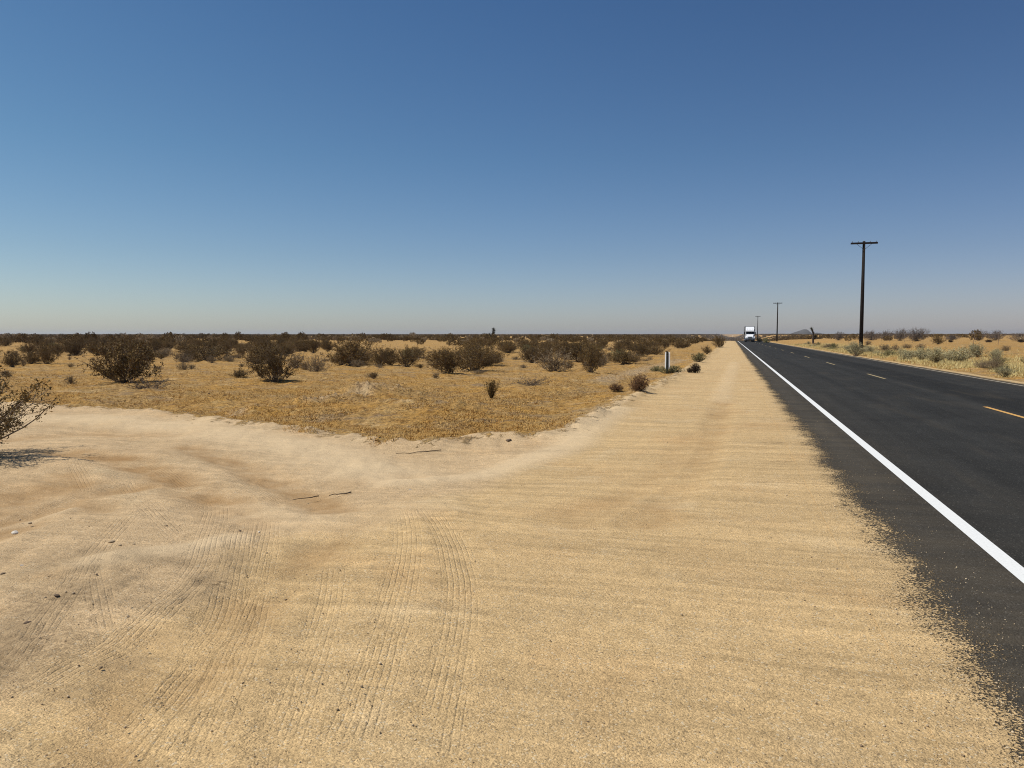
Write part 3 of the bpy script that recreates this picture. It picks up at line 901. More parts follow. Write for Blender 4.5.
plant_px('bare', 838, 340, 10.4, 8, 'dark bare bush on the skyline left of the near power pole', G3, Z=171, which=0)
plant_px('bare', 871, 340, 19.5, 9, 'hazy bare bush on the skyline just right of the near pole', G3, Z=174, which=1)
plant_px('bare', 885, 340, 16.9, 9, 'bare bush second right of the near pole on the skyline', G3, Z=162, which=2)
plant_px('bare', 899, 340, 14.3, 11, 'tall bare bush third right of the near pole on the skyline', G3, Z=159, which=3)
plant_px('bare', 916, 342, 20.8, 13.5, 'largest dark bare bush on the right skyline', G3, Z=142, which=0)
plant_px('creosote', 938, 345, 13, 10, 'dark brown bush below the skyline right of the largest bare bush', Z=92, which=1)
plant_px('bare', 951, 339, 15.6, 4, 'flat low bush on the skyline above the verge cluster', G3, Z=174, which=1)
plant_px('bare', 977.5, 338, 13.0, 7.5, 'left of two grey bare bushes at the right end of the skyline', G3, Z=152, which=2)
plant_px('bare', 994, 338.5, 16.9, 8, 'right of two grey bare bushes at the right end of the skyline', G3, Z=152, which=3)
plant_px('bare', 1019, 345, 18.2, 12, 'sparse bare bush cut by the right edge of the view', G3, Z=133, which=1)
plant_px('dark_thistle', 950, 348.3, 4.5, 3, 'black tumbleweed on the bare ground above the verge cluster', Z=116)
plant_px('dark_thistle', 988, 347.3, 6, 4, 'black tumbleweed on the bare ground between the grey bushes and the road', Z=113)
plant_px('dark_thistle', 1020.5, 345.3, 6, 4, 'black tumbleweed beneath the sparse bush at the right edge', Z=116)
# by the truck
plant_px('green', 766, 343, 7, 5.5, 'olive saltbush on the right verge nearest the oncoming truck', Z=178, which=0)
plant_px('sage', 759.5, 342.5, 6, 5, 'pale olive sagebrush half hidden beside the oncoming truck', Z=212, which=1)

# scattered scrub: the nearest ones as things, the rest as one mass
def open_ground(x, y):
    return fbm(x / 16.0, y / 16.0, 3, 91)

def scatter():
    g = np.random.default_rng(5)
    cand = []
    for Z0, Z1, n in [(36, 70, 190), (70, 130, 760), (130, 300, 2600), (300, 900, 4600), (900, 5500, 9000)]:
        Z = np.sqrt(g.uniform(Z0 ** 2, Z1 ** 2, n))
        tx = g.uniform(-0.84, 0.84, n)
        p = HF[None, :] * Z[:, None] + HR[None, :] * (tx * Z)[:, None]
        cand.append(np.column_stack([p, Z, tx]))
    n = 1500
    Z = np.sqrt(g.uniform(330 ** 2, 1100 ** 2, n)); xx = 5 + g.choice([-1, 1], n) * g.uniform(10, 100, n)
    yy = (Z + xx * -HF[0]) / HF[1]
    ok = xx < 62
    cand.append(np.column_stack([xx, yy, Z, np.full(n, 9.0)])[ok])
    n = 2600
    Z = np.sqrt(g.uniform(1200 ** 2, 3600 ** 2, n)); tq = (g.uniform(690, 800, n) - CX) / F
    q = HF[None, :] * Z[:, None] + HR[None, :] * (tq * Z)[:, None]
    cand.append(np.column_stack([q, Z, np.full(n, 9.0)]))
    c = np.vstack(cand)
    x, y, Z, tx = c.T
    on = open_ground(x, y)
    leftness = sstep(0.30, -0.45, tx)                      # the scrub thins towards the road
    keep_l = (x < -4.5 - 0.012 * Z) & (on > np.interp(leftness, [0, 1], [0.11, -0.06]) - 0.16 * sstep(70, 260, Z) - 0.5 * sstep(700, 1200, Z)) & (y > 20)
    keep_l &= Z > np.interp(tx, [-0.7, -0.4, -0.1, 0.1, 0.25], [41, 47, 44, 42, 44])
    keep_r = (x > 16 + 0.02 * Z) & (g.uniform(size=len(x)) < np.where(Z < 120, 0.02, np.where(Z < 700, 0.07, 0.5))) & (Z > 70)
    keep = (tx > 8) | keep_l | keep_r | ((Z > 800) & (on > -0.3)) | ((Z > 320) & (on > -0.2) & (np.abs(x - 5) > 12) & (np.abs(x - 5) < 90))
    x, y, Z, tx = x[keep], y[keep], Z[keep], tx[keep]
    o = np.argsort(Z)
    x, y, Z, tx = x[o], y[o], Z[o], tx[o]
    pts, near = [], 0
    tk = np.array(TAKEN)
    acc = np.zeros((0, 3))
    for i in range(len(x)):
        r = 0.55
        if Z[i] < 160:
            if (np.hypot(tk[:, 0] - x[i], tk[:, 1] - y[i]) < tk[:, 2] + 0.6).any(): continue
            if len(acc) and (np.hypot(acc[:, 0] - x[i], acc[:, 1] - y[i]) < 1.3).any(): continue
            acc = np.vstack([acc, [x[i], y[i], 0]])
        pts.append((x[i], y[i], Z[i], tx[i]))
    return pts

PTS = scatter()
N_THINGS = 250
for i, (x, y, Z, tx) in enumerate(PTS[:N_THINGS]):
    z = float(height(x, y))
    u = random.random()
    if x > 5:
        lab, grp, kind = 'brown desert bush dotted over the pale ground beyond the right verge', 'bushes beyond the right verge', 'creosote'
        h, w = random.uniform(0.5, 1.2), random.uniform(0.9, 1.9)
    elif u < 0.76:
        lab, grp, kind = 'dark brown creosote bush in the thick scrub under the left horizon', 'creosote bushes in the left scrub', random.choice(['creosote', 'dense'])
        h, w = random.uniform(0.75, 1.4), random.uniform(1.1, 2.4)
    elif u < 0.93:
        lab, grp, kind = 'small tan burrobush among the dark bushes of the left scrub', 'burrobushes in the left scrub', 'burro'
        h, w = random.uniform(0.4, 0.7), random.uniform(0.7, 1.5)
    else:
        lab, grp, kind = 'grey green saltbush among the dark bushes of the left scrub', 'saltbushes in the left scrub', 'green'
        h, w = random.uniform(0.5, 0.8), random.uniform(0.9, 1.7)
    plant(kind, (x, y, z - 0.01), w, h, lab, grp, parts=(Z < 62))

def lod(seed, n, size):
    g = np.random.default_rng(seed)
    d = g.normal(size=(n, 3)); d /= np.linalg.norm(d, axis=1, keepdims=True)
    d *= g.uniform(0.45, 1.0, n)[:, None] ** 0.6
    c = np.stack([d[:, 0], d[:, 1], 0.12 + 0.88 * np.abs(d[:, 2])], -1)
    w = 0.55 + 0.45 * np.clip(c[:, 2] * 1.6, 0, 1)
    c[:, :2] *= w[:, None]
    v, q = leaves_np(c, size, g, 0.4, 0.5)
    return v, q

def mass(name, pts, lods, label, mat='creosote'):
    g = np.random.default_rng(77)
    VV, QQ, n = [], [], 0
    for x, y, Z, tx in pts:
        v, q = lods[g.integers(len(lods))]
        w, h = g.uniform(0.7, 1.4), g.uniform(0.8, 1.4)
        if 120 < Z < 500 and g.uniform() < .12: w, h = w * 1.25, g.uniform(1.7, 2.3)
        if Z > 500: w, h = w * 1.6, h * 1.15
        if Z > 1200: w, h = w * 2.5, h * 1.25
        a = g.uniform(0, 6.28)
        cs, sn = math.cos(a), math.sin(a)
        VV.append(np.stack([(v[:, 0] * cs - v[:, 1] * sn) * w + x, (v[:, 0] * sn + v[:, 1] * cs) * w + y, v[:, 2] * h], -1))
        QQ.append(q + n); n += len(v)
    zz = height(np.array([p[0] for p in pts]), np.array([p[1] for p in pts]))
    for vv, z in zip(VV, zz): vv[:, 2] += z
    o = link(name, mesh_np(name, np.vstack(VV), np.vstack(QQ), [M[mat]]))
    tag(o, label, 'scrub', kind='stuff')

for i in range(150):
    Zs = random.uniform(27, 75)
    tx = random.uniform(-.68, .22)
    q = HF * Zs + HR * (tx * Zs)
    if q[0] > -5 or any(math.hypot(q[0] - a, q[1] - b) < c + .4 for a, b, c in TAKEN): continue
    if random.random() > (Zs - 20) / 40: continue
    plant('burro' if random.random() < .7 else 'creosote', (float(q[0]), float(q[1]), float(height(q[0], q[1])) - .01), random.uniform(.25, .8), random.uniform(.12, .42),
          'low dry shrublet dotted over the straw ground before the left scrub', 'dry shrublets on the straw ground', parts=Zs < 50)

rest = PTS[N_THINGS:]
mid = [p for p in rest if p[2] < 300]
far = [p for p in rest if p[2] >= 300]
print('scatter', len(PTS), 'mid', len(mid), 'far', len(far), 'thing reach', PTS[min(N_THINGS, len(PTS)) - 1][2])
lm = [lod(600 + i, 420, 0.085) for i in range(6)]
lf = [lod(620 + i, 90, 0.20) for i in range(6)]
mass('distant_scrub', mid[::6], lm, 'pale tan low bushes mixed through the distant scrub', 'burro')
mass('distant_scrub', [p for i, p in enumerate(mid) if i % 6], lm, 'mass of dark brown creosote scrub running back towards the horizon')
mass('horizon_scrub', far, lf, 'thin dark line of scrub merging along the horizon')

# dry grass on the untouched ground and on the right verge
def grass(name, pts, hmin, hmax, blades, width, mat, label, seed, lo=0.15, hi=1.3):
    g = np.random.default_rng(seed)
    n = len(pts)
    ti = np.repeat(np.arange(n), blades)
    N = len(ti)
    hh = g.uniform(hmin, hmax, n)[ti] * g.uniform(0.5, 1.2, N)
    az = g.uniform(0, 6.28, N)
    lean = g.uniform(lo, hi, N)
    base = pts[ti] + np.stack([g.normal(0, .03, N), g.normal(0, .03, N), np.full(N, -0.005)], -1)
    d = np.stack([np.cos(az) * np.sin(lean), np.sin(az) * np.sin(lean), np.cos(lean)], -1)
    s = np.stack([-np.sin(az), np.cos(az), np.zeros(N)], -1) * (width * g.uniform(.6, 1.4, N))[:, None]
    v = np.stack([base - s, base + s, base + d * hh[:, None]], 1).reshape(-1, 3)
    o = link(name, mesh_np(name, v, np.arange(3 * N).reshape(N, 3), [mat]))
    tag(o, label, 'grass', kind='stuff')

g = np.random.default_rng(9)
n = 110000
Z = 1 / g.uniform(1 / 70.0, 1 / 9.0, n)
tx = g.uniform(-0.8, 0.35, n)
p = HF[None, :] * Z[:, None] + HR[None, :] * (tx * Z)[:, None]
nt = natural(p[:, 0], p[:, 1])
ed = nt + 3.0 * fbm(p[:, 0] / 0.8, p[:, 1] / 0.8, 3, 67)
k = (nt > -0.8) & (ed > 0.25 + 0.9 * g.uniform(size=len(nt))) & (p[:, 0] < 0) & (fbm(p[:, 0] / 1.1, p[:, 1] / 1.1, 3, 61) > -0.05)
p = p[k]
grass('dry_grass', np.column_stack([p, height(p[:, 0], p[:, 1])]), 0.03, 0.11, 6, 0.006, M['straw'], 'short straw coloured dry grass over the untouched ground left of the road', 1, 0.5, 1.5)
n = 42000
y = 18 + 130 * g.uniform(size=n) ** 1.6
x = 10.0 + np.abs(g.normal(0, 3.2, n)) + g.uniform(0, 1.0, n)
k = fbm(x / 1.5, y / 1.5, 3, 63) > -0.14
x, y = x[k], y[k]
grass('verge_grass', np.column_stack([x, y, height(x, y)]), 0.06, 0.30, 7, 0.009, M['verge'], 'pale yellow dry grass along the right verge of the road', 2)

# ------------------------------------------------------------------ Joshua trees
def joshua(loc, paths, label, rz=0.0, clump=0.35):
    o = empty('joshua_tree', loc, rz)
    tr = MB()
    g = np.random.default_rng(len(paths) * 31 + 5)
    cs = []
    for pts, r0, r1 in paths:
        k = len(pts)
        tr.tube(pts, [r0 + (r1 - r0) * i / (k - 1) for i in range(k)], 8)
        for i, pnt in enumerate(pts[1:]):
            f = (i + 1) / (k - 1)
            if f > 0.45: cs.append((np.array(pnt), clump * (0.65 + 0.5 * f)))
    tr.build('trunk', M['bark'], o)
    V, Q, n = [], [], 0
    for c, rad in cs:
        N = 130
        d = g.normal(size=(N, 3)); d[:, 2] += 0.25; d /= np.linalg.norm(d, axis=1, keepdims=True)
        s = np.cross(d, g.normal(size=(N, 3))); s /= np.linalg.norm(s, axis=1, keepdims=True)
        L = rad * g.uniform(.7, 1.1, N)[:, None]
        v = np.stack([c + d * .05 - s * .016, c + d * .05 + s * .016, c + d * L], 1).reshape(-1, 3)
        V.append(v); Q.append(np.arange(3 * N).reshape(N, 3) + n); n += len(v)
    link('crown', mesh_np('crown', np.vstack(V), np.vstack(Q), [M['joshua']]), o)
    tag(o, label, 'tree')
    return o

l = at_depth(812, 150)
joshua(l, [([(0.15, 0, -.1), (.1, 0, .9), (.15, 0, 1.5), (.1, 0, 2.1), (-.1, 0, 2.6), (-.28, 0, 2.9)], .2, .13), ([(.12, 0, .7), (.5, 0, 1.0), (.62, .1, 1.35)], .13, .1)],
       'dark crooked joshua tree leaning left, standing between the far pole and the near pole', rz=YAW, clump=.42)
l = at_depth(492, 230)
joshua(l, [([(0, 0, -.1), (0, 0, 1.1), (.1, 0, 2.0), (.35, 0, 2.8), (.4, 0, 3.5)], .24, .15), ([(0, 0, .9), (-.5, 0, 1.4), (-.75, .1, 1.9)], .16, .12),
           ([(.1, 0, 1.8), (.6, .3, 2.4), (.75, .3, 3.1)], .15, .12)], 'dark joshua tree poking above the left horizon', rz=YAW, clump=.7)

# ------------------------------------------------------------------ utility poles
def power_pole(x, y, h, label):
    o = empty('power_pole', (x, y, float(height(x, y))), 0)
    MB().tube([(0, 0, -.6), (0, 0, h * .5), (0, 0, h)], [.195, .165, .125], 14).build('pole', M['pole'], o, True)
    MB().box(-1.25, 1.25, -.21, -.09, h - .30, h - .12, .012).build('crossarm', M['pole'], o)
    br = MB()
    for s in (-1, 1):
        MB().tube([(s * .75, -.205, h - .25), (0.02 * s, -.205, h - .85)], [.018, .018], 5).build('brace', M['pole'], o)
    for q in (-1.1, -.55, .55, 1.1):
        MB().tube([(q, -.145, h - .12), (q, -.145, h - .08), (q, -.145, h - .06), (q, -.145, h - .01), (q, -.145, h)], [.015, .02, .035, .03, .01], 8).build('insulator', M['insul'], o, True)
    tag(o, label, 'power pole', 'power poles along the right side of the road')

def lat_X(px, Z):
    p = at_depth(px, Z); return p[0], p[1]
for px, Z, h, lab in [(860.5, 77, 11.1, 'tall dark timber power pole nearest on the right side of the road'),
                      (776.5, 222, 11.3, 'second power pole along the road, just right of the oncoming truck'),
                      (757.0, 378, 12.9, 'third power pole, thin and grey beside the truck'),
                      (748.5, 528, 11.4, 'distant power pole mostly hidden behind the truck')]:
    x, y = lat_X(px, Z)
    power_pole(x, y, h, lab)
for px, Z in [(739.6, 900), (735.8, 1000), (733.2, 1150)]:
    x, y = lat_X(px, Z)
    power_pole(x, y, 10.5, 'tiny far power pole rising where the road meets the horizon')

# ------------------------------------------------------------------ roadside marker
l = at(667.2, 373.8)
mk = empty('marker_post', l, R(-24))
mb = MB()
mb.box(-.033, .033, -.012, 0.0, -.3, .99).box(-.033, -.023, -.05, -.0125, -.3, .99).box(.023, .033, -.05, -.0125, -.3, .99)
mb.build('post', M['marker_post'], mk)
MB().box(-.125, .125, .003, .012, .22, .95, .002).build('plate', M['marker_plate'], mk)
bl = MB()
for z in (.4, .8): bl.tube([(0, -.012, z), (0, -.022, z)], [.012, .012], 6)
bl.build('bolts', M['steel'], mk)
tag(mk, 'white roadside marker plate on a dark steel post beside the sandy shoulder', 'marker post')

# ------------------------------------------------------------------ wire fence on the right
fence_pts = []
for Y in np.arange(70, 230, 9.0):
    fence_pts.append((26 + 0.35 * math.sin(Y), float(Y) + random.uniform(-.5, .5)))
for i, (x, y) in enumerate(fence_pts):
    z = float(height(x, y))
    o = empty('fence_post', (x, y, z), random.uniform(-.2, .2))
    a = random.uniform(-.04, .04)
    MB().box(-.02, .02, -.004, .004, -.3, 1.3).box(-.004, .004, .0045, .035, -.3, 1.3).build('post', M['rust'], o)
    MB().box(-.02, .02, -.012, -.0045, 1.18, 1.30).build('cap', M['steel'], o)
    o.rotation_euler = (a, random.uniform(-.05, .05), o.rotation_euler.z)
    tag(o, 'thin rusty steel fence post on the pale ground beyond the right verge', 'fence post', 'fence posts beyond the right verge')

w = MB()
for hgt in (.45, .8, 1.15):
    for (x1, y1), (x2, y2) in zip(fence_pts[:-1], fence_pts[1:]):
        z1, z2 = float(height(x1, y1)), float(height(x2, y2))
        w.tube([(x1 - .035, y1, z1 + hgt), ((x1 + x2) / 2 - .035, (y1 + y2) / 2, (z1 + z2) / 2 + hgt - .03), (x2 - .035, y2, z2 + hgt)], [.004] * 3, 4, False)
fw = w.build('fence_wire', M['rust'])
tag(fw, 'thin wire strands strung between the rusty fence posts on the right', 'fence wire')

# ------------------------------------------------------------------ oncoming truck
def truck(x, y):
    z = float(profile(y)) + 0.012
    o = empty('semi_truck', (x, y, z), 0.0)
    # front faces -Y (towards the camera); y grows towards the tail
    prof = [(1.75, .55), (1.60, 1.95), (2.05, 2.05), (2.45, 2.75), (3.3, 3.55), (4.3, 3.85), (4.3, .55)]
    b = MB(); b.prism(prof, -1.08, 1.08)
    cab = b.build('cab', M['white_body'], o)
    hood = MB().prism([(0.25, .62), (.12, 1.05), (.18, 1.42), (.55, 1.72), (1.66, 1.97), (1.78, .62)], -.78, .78).build('hood', M['white_body'], o)
    for s in (-1, 1):
        fd = MB()
        fd.prism([(0.30, .75), (.20, 1.0), (.32, 1.28), (.75, 1.42), (1.72, 1.42), (1.72, .75), (1.5, .80), (1.42, 1.05), (1.15, 1.2), (.85, 1.2), (.6, 1.05), (.52, .80)], s * .785 if s > 0 else -1.2, 1.2 if s > 0 else -.785)
        fd.build('fender', M['white_body'], o)
        hl = MB().box(min(s * .84, s * 1.12), max(s * .84, s * 1.12), .17, .30, .98, 1.2, .02).build('headlight', M['lamp'], o)
        mr = MB().box(min(s * 1.32, s * 1.55), max(s * 1.32, s * 1.55), 1.55, 1.68, 1.95, 2.6, .03).build('mirror', M['black'], o)
        MB().tube([(s * 1.16, 1.8, 2.5), (s * 1.4, 1.65, 2.5)], [.025, .025], 6).build('mirror_arm', M['black'], mr)
        st = MB().tube([(s * 1.22, 4.45, .8), (s * 1.22, 4.45, 4.0)], [.08, .08], 10).build('exhaust_stack', M['grille'], o, True)
        tk = MB().tube([(s * 1.0, 2.6, .75), (s * 1.0, 4.2, .75)], [.3, .3], 14).build('fuel_tank', M['chrome'], o, True)
    MB().prism([(1.995, 2.055), (2.375, 2.74), (2.405, 2.72), (2.03, 2.03)], -1.02, 1.02).build('windshield', M['glass'], o)
    MB().box(-1.0, 1.0, 1.95, 2.36, 2.76, 2.82, .01).build('sun_visor', M['black'], o)
    gr = MB().box(-.5, .5, .085, .16, .72, 1.42, .02).build('grille', M['grille'], o)
    sl = MB()
    for i in range(7): sl.box(-.47, .47, .07, .083, .78 + i * .09, .81 + i * .09)
    sl.build('grille_bars', M['chrome'], gr)
    MB().box(-1.18, 1.18, .02, .24, .34, .68, .04).build('bumper', M['black'], o)
    MB().prism([(2.6, 3.0), (3.3, 3.62), (4.25, 4.02), (4.25, 3.0)], -1.05, 1.05).build('roof_fairing', M['white_body'], o)
    MB().box(-.55, .55, 4.3, 17.2, .75, 1.0).build('chassis', M['black'], o)
    tl = MB().box(-1.3, 1.3, 4.75, 18.6, 1.02, 4.12, .04).build('trailer', M['trailer'], o)
    MB().box(-1.3, 1.3, 18.605, 18.64, 1.1, 4.05).build('rear_doors', M['white_body'], tl)
    for yy in (1.0, 6.0, 7.25, 15.9, 17.15):
        for s in (-1, 1):
            xx = s * 1.03
            wd = .3 if yy == 1.0 else .56
            xc = xx if yy == 1.0 else s * .95
            ang = [2 * math.pi * k / 24 for k in range(24)]
            m = MB().tube([(xc - wd / 2, yy, .51), (xc - wd / 2 + .03, yy, .51), (xc + wd / 2 - .03, yy, .51), (xc + wd / 2, yy, .51)], [.46, .51, .51, .46], 24)
            wh = m.build('wheel', M['tyre'], o, True)
            xo = xc + s * (wd / 2 + .004)
            MB().tube([(xo, yy, .51), (xo + s * .02, yy, .51), (xo + s * .05, yy, .51)], [.29, .27, .1], 16).build('rim', M['chrome'], wh, True)
    for q in (-.7, 0, .7):
        MB().box(q - .08, q + .08, 2.98, 3.06, 3.38, 3.46, .01).build('marker_lamp', M['insul'], o)
    tag(o, 'white semi truck with dark grey trailer coming towards us on the far road', 'truck')
xt, yt = lat_X(749.6, 200)
truck(xt, yt)

# ------------------------------------------------------------------ far hills
def hill(name, px0, px1, prof, Z, depth_m):
    """ridge whose crest heights (m) run along its length"""
    a = np.array(at_depth(px0, Z)[:2]); b = np.array(at_depth(px1, Z)[:2])
    nu, nv = 60, 30
    u = np.linspace(0, 1, nu); v = np.linspace(-1, 1, nv)
    U, V = np.meshgrid(u, v)
    crest = np.interp(U, [q[0] for q in prof], [q[1] for q in prof])
    hgt = crest * np.clip(1 - np.abs(V) ** 1.3, 0, 1)
    X = a[0] + (b - a)[0] * U + HF[0] * V * depth_m
    Y = a[1] + (b - a)[1] * U + HF[1] * V * depth_m
    hgt = hgt * (1 + 0.5 * fbm(X / 40, Y / 40, 4, 3)) - 3
    idx = np.arange(nu * nv).reshape(nv, nu)
    f = np.stack([idx[:-1, :-1], idx[:-1, 1:], idx[1:, 1:], idx[1:, :-1]], -1).reshape(-1, 4)
    o = link(name, mesh_np(name, np.stack([X, Y, hgt], -1).reshape(-1, 3), f, [M['hill']], smooth=True))
    tag(o, kind='structure')
hill('hill', 786, 808.5, [(0, 0), (.15, 4), (.5, 13), (.75, 18), (.86, 18.5), (.91, 11), (1, 0)], 2300, 60)
hill('hill', 806, 834, [(0, 0), (.2, 8), (.35, 10), (.6, 7), (.85, 3), (1, 0)], 2500, 60)

# ------------------------------------------------------------------ stones, sticks and gravel
def stone_mesh(seed, mat):
    import bmesh
    bm = bmesh.new()
    bmesh.ops.create_icosphere(bm, subdivisions=2, radius=1.0)
    g = np.random.default_rng(seed)
    cut = [(Vector(g.normal(size=3)).normalized(), g.uniform(.55, .9)) for _ in range(9)]
    for v in bm.verts:
        for nrm, dd in cut:
            e = v.co.dot(nrm) - dd
            if e > 0: v.co -= nrm * e * .85
        v.co *= 1 + g.normal(0, .02)
        v.co.z *= .62
    me = bpy.data.meshes.new('stone'); bm.to_mesh(me); bm.free()
    me.materials.append(mat)
    return me
ST = {k: [stone_mesh(800 + 10 * j + i, M[k]) for i in range(4)] for j, k in enumerate(('rock', 'dark_rock', 'pale_rock'))}
STONES = [  # px, py, width px, kind, label
    (28, 622, 11, 'dark_rock', 'dark clod nearest the left edge on the greyish dirt'), (57, 595, 10, 'dark_rock', 'dark clod beside scraped tracks at left'),
    (111, 542, 9, 'rock', None), (120, 545, 6, 'rock', None), (134, 544, 5, 'rock', None), (152, 545, 5, 'rock', None), (176, 544, 4, 'dark_rock', None),
    (97, 575, 5, 'dark_rock', None), (128, 617, 6, 'rock', None), (73, 593, 5, 'rock', None), (45, 597, 6, 'rock', None), (166, 526, 5, 'rock', None),
    (15, 533, 12, 'pale_rock', 'pale flat stone by the left edge, above the dirt clods'), (22, 565, 6, 'pale_rock', 'small pale stone near the left edge'), (30, 523, 7, 'rock', None), (3, 573, 8, 'dark_rock', 'dark stone cut by the left edge'),
    (314, 461, 7, 'pale_rock', 'white pebble on the turnout sand above the stick'), (341, 469, 3.5, 'dark_rock', None), (259, 533, 4, 'pale_rock', 'bright pebble at the end of the line of clods'), (240, 532, 5, 'dark_rock', None),
    (267, 553, 4, 'rock', None), (384, 453.5, 4, 'dark_rock', 'dark stone on the rim of the swale'), (509, 441, 10, 'dark_rock', 'flat dark stone on the sand at the grass edge'), (533, 426, 6, 'dark_rock', 'dark clod in the dry grass above the sand edge'),
    (323, 613, 3, 'dark_rock', None), (270, 685, 4, 'dark_rock', None), (272, 688, 3, 'dark_rock', None), (136, 755, 5, 'dark_rock', 'dark pebble at the bottom left of the sand'), (588, 722, 4, 'dark_rock', 'dark pebble low in the middle of the sandy shoulder'),
    (815, 607, 4, 'dark_rock', 'small black crumb beside the asphalt edge'), (833, 592, 2.5, 'dark_rock', None), (460, 760, 4, 'dark_rock', None), (592, 747, 2.5, 'dark_rock', None),
    (386, 475, 3, 'dark_rock', None), (410, 490, 4, 'pale_rock', None), (268, 382, 4, 'dark_rock', None), (289, 385, 4, 'dark_rock', None),
    (65.5, 380, 4, 'dark_rock', 'dark lump alone on the straw flat at far left'), (209, 394, 4, 'dark_rock', 'dark lump alone on the straw flat left of the mound')]
for px, py, wpx, k, lab in STONES:
    x, y, z = at(px, py)
    d = depth(x, y)
    s = wpx * d / F / 2 * 0.72
    o = link('stone', random.choice(ST[k]))
    o.location = (x, y, z + s * .15)
    o.rotation_euler = (random.uniform(-.2, .2), random.uniform(-.2, .2), random.uniform(0, 6.28))
    o.scale = (s * random.uniform(.9, 1.2), s * random.uniform(.7, 1.0), s * random.uniform(.6, 1.0))
    tag(o, lab or {'rock': 'small brown dirt clod lying on the sandy turnout', 'dark_rock': 'tiny dark pebble lying on the open sand', 'pale_rock': 'small pale pebble lying on the turnout sand'}[k],
        'stone', 'stones on the sand')

def stick(px1, px2, r, label):
    a, b = at(*px1), at(*px2)
    pts = []
    for i in range(7):
        t = i / 6
        x, y = a[0] + (b[0] - a[0]) * t, a[1] + (b[1] - a[1]) * t
        pts.append((x + random.gauss(0, .008), y + random.gauss(0, .008), float(height(x, y)) + r * .8 + abs(random.gauss(0, .006))))
    o = MB().tube(pts, [r * (1 - .5 * i / 6) for i in range(7)], 6).build('stick', M['stick'], None, True)
    tag(o, label, 'stick')
stick((352, 493.5), (329, 496), .008, 'dark dry stick lying on the turnout sand, right half of a broken pair')
stick((320, 497), (294, 500.5), .006, 'thin dry stick on the turnout sand, left half of a broken pair')
stick((440, 451), (396, 454), .007, 'long thin dry twig along the lower edge of the grass')

def gravel():
    g = np.random.default_rng(21)
    n1, n2, n3 = 4200, 900, 900
    y = 1 / g.uniform(1 / 16.0, 1 / 2.0, n1)
    x = 1.15 + g.normal(0, .26, n1)
    P = [np.column_stack([x, y])]
    Z = 1 / g.uniform(1 / 15.0, 1 / 2.7, n2); tx = g.uniform(-.7, .75, n2)
    P.append(HF * Z[:, None] + HR * (tx * Z)[:, None])
    Z = 1 / g.uniform(1 / 16.0, 1 / 2.9, n3); tx = g.uniform(-.72, -.1, n3)
    P.append(HF * Z[:, None] + HR * (tx * Z)[:, None])
    P = np.vstack(P)
    k = (P[:, 0] < 1.9) & (natural(P[:, 0], P[:, 1]) < 0)
    P = P[k]
    n = len(P)
    z = np.where(P[:, 0] > .86, profile(P[:, 1]) + .008, height(P[:, 0], P[:, 1]))
    base = np.array([(1, 0, 0), (-1, 0, 0), (0, 1, 0), (0, -1, 0), (0, 0, .8), (0, 0, -.8), (.6, .6, .4), (-.6, .5, .35)])[:6]
    f = np.array([(0, 2, 4), (2, 1, 4), (1, 3, 4), (3, 0, 4), (2, 0, 5), (1, 2, 5), (3, 1, 5), (0, 3, 5)])
    s = np.exp(g.normal(math.log(.0030), .42, n))
    v = base[None] * s[:, None, None] * g.uniform(.6, 1.3, (n, 6, 3))
    a = g.uniform(0, 6.28, n)
    c, q = np.cos(a)[:, None], np.sin(a)[:, None]
    v = np.stack([v[..., 0] * c - v[..., 1] * q, v[..., 0] * q + v[..., 1] * c, v[..., 2]], -1)
    v += np.column_stack([P, z + s * .3])[:, None, :]
    ff = (f[None] + (np.arange(n) * 6)[:, None, None]).reshape(-1, 3)
    tone = np.repeat(g.uniform(size=n), 6)
    t = NT('loose_gravel')
    tn = t.attr('tone')
    col = t.mix(t.ramp(tn, .2, .9, smooth=False), (0.24, 0.17, 0.105), (0.64, 0.50, 0.32))
    m = t.done(col, .9, .15)
    o = link('gravel', mesh_np('gravel', v.reshape(-1, 3), ff, [m], attrs={'tone': tone}))
    tag(o, 'loose fine gravel strewn over the sand and along the asphalt edge', 'gravel', kind='stuff')
gravel()

# ------------------------------------------------------------------ air
hz = MB().box(-9600, 9600, -9600, 9600, -16.0, 27.0).build('haze', None)
t = NT('haze_air')
t.t.nodes.remove(t.bsdf)
pv = t.n('ShaderNodeVolumePrincipled')
pv.inputs['Color'].default_value = (0.80, 0.84, 0.90, 1)
pv.inputs['Density'].default_value = 0.00008
pv.inputs['Anisotropy'].default_value = 0.2
t.l(pv.outputs[0], t.out.inputs['Volume'])
hz.data.materials.clear(); hz.data.materials.append(t.m)
tag(hz, 'thin pale desert haze', 'haze', kind='stuff')

# ------------------------------------------------------------------ light, sky, camera
SUN_EL = R(57)
saz = np.array([-0.955, -0.296]); saz /= np.linalg.norm(saz)
sd = Vector((saz[0] * math.cos(SUN_EL), saz[1] * math.cos(SUN_EL), math.sin(SUN_EL)))
L = bpy.data.lights.new('sun', 'SUN')
L.energy = 4.6; L.angle = R(0.53); L.color = (1.0, 0.955, 0.88)
so = bpy.data.objects.new('sun', L); COL.objects.link(so)
so.rotation_euler = sd.to_track_quat('Z', 'Y').to_euler()

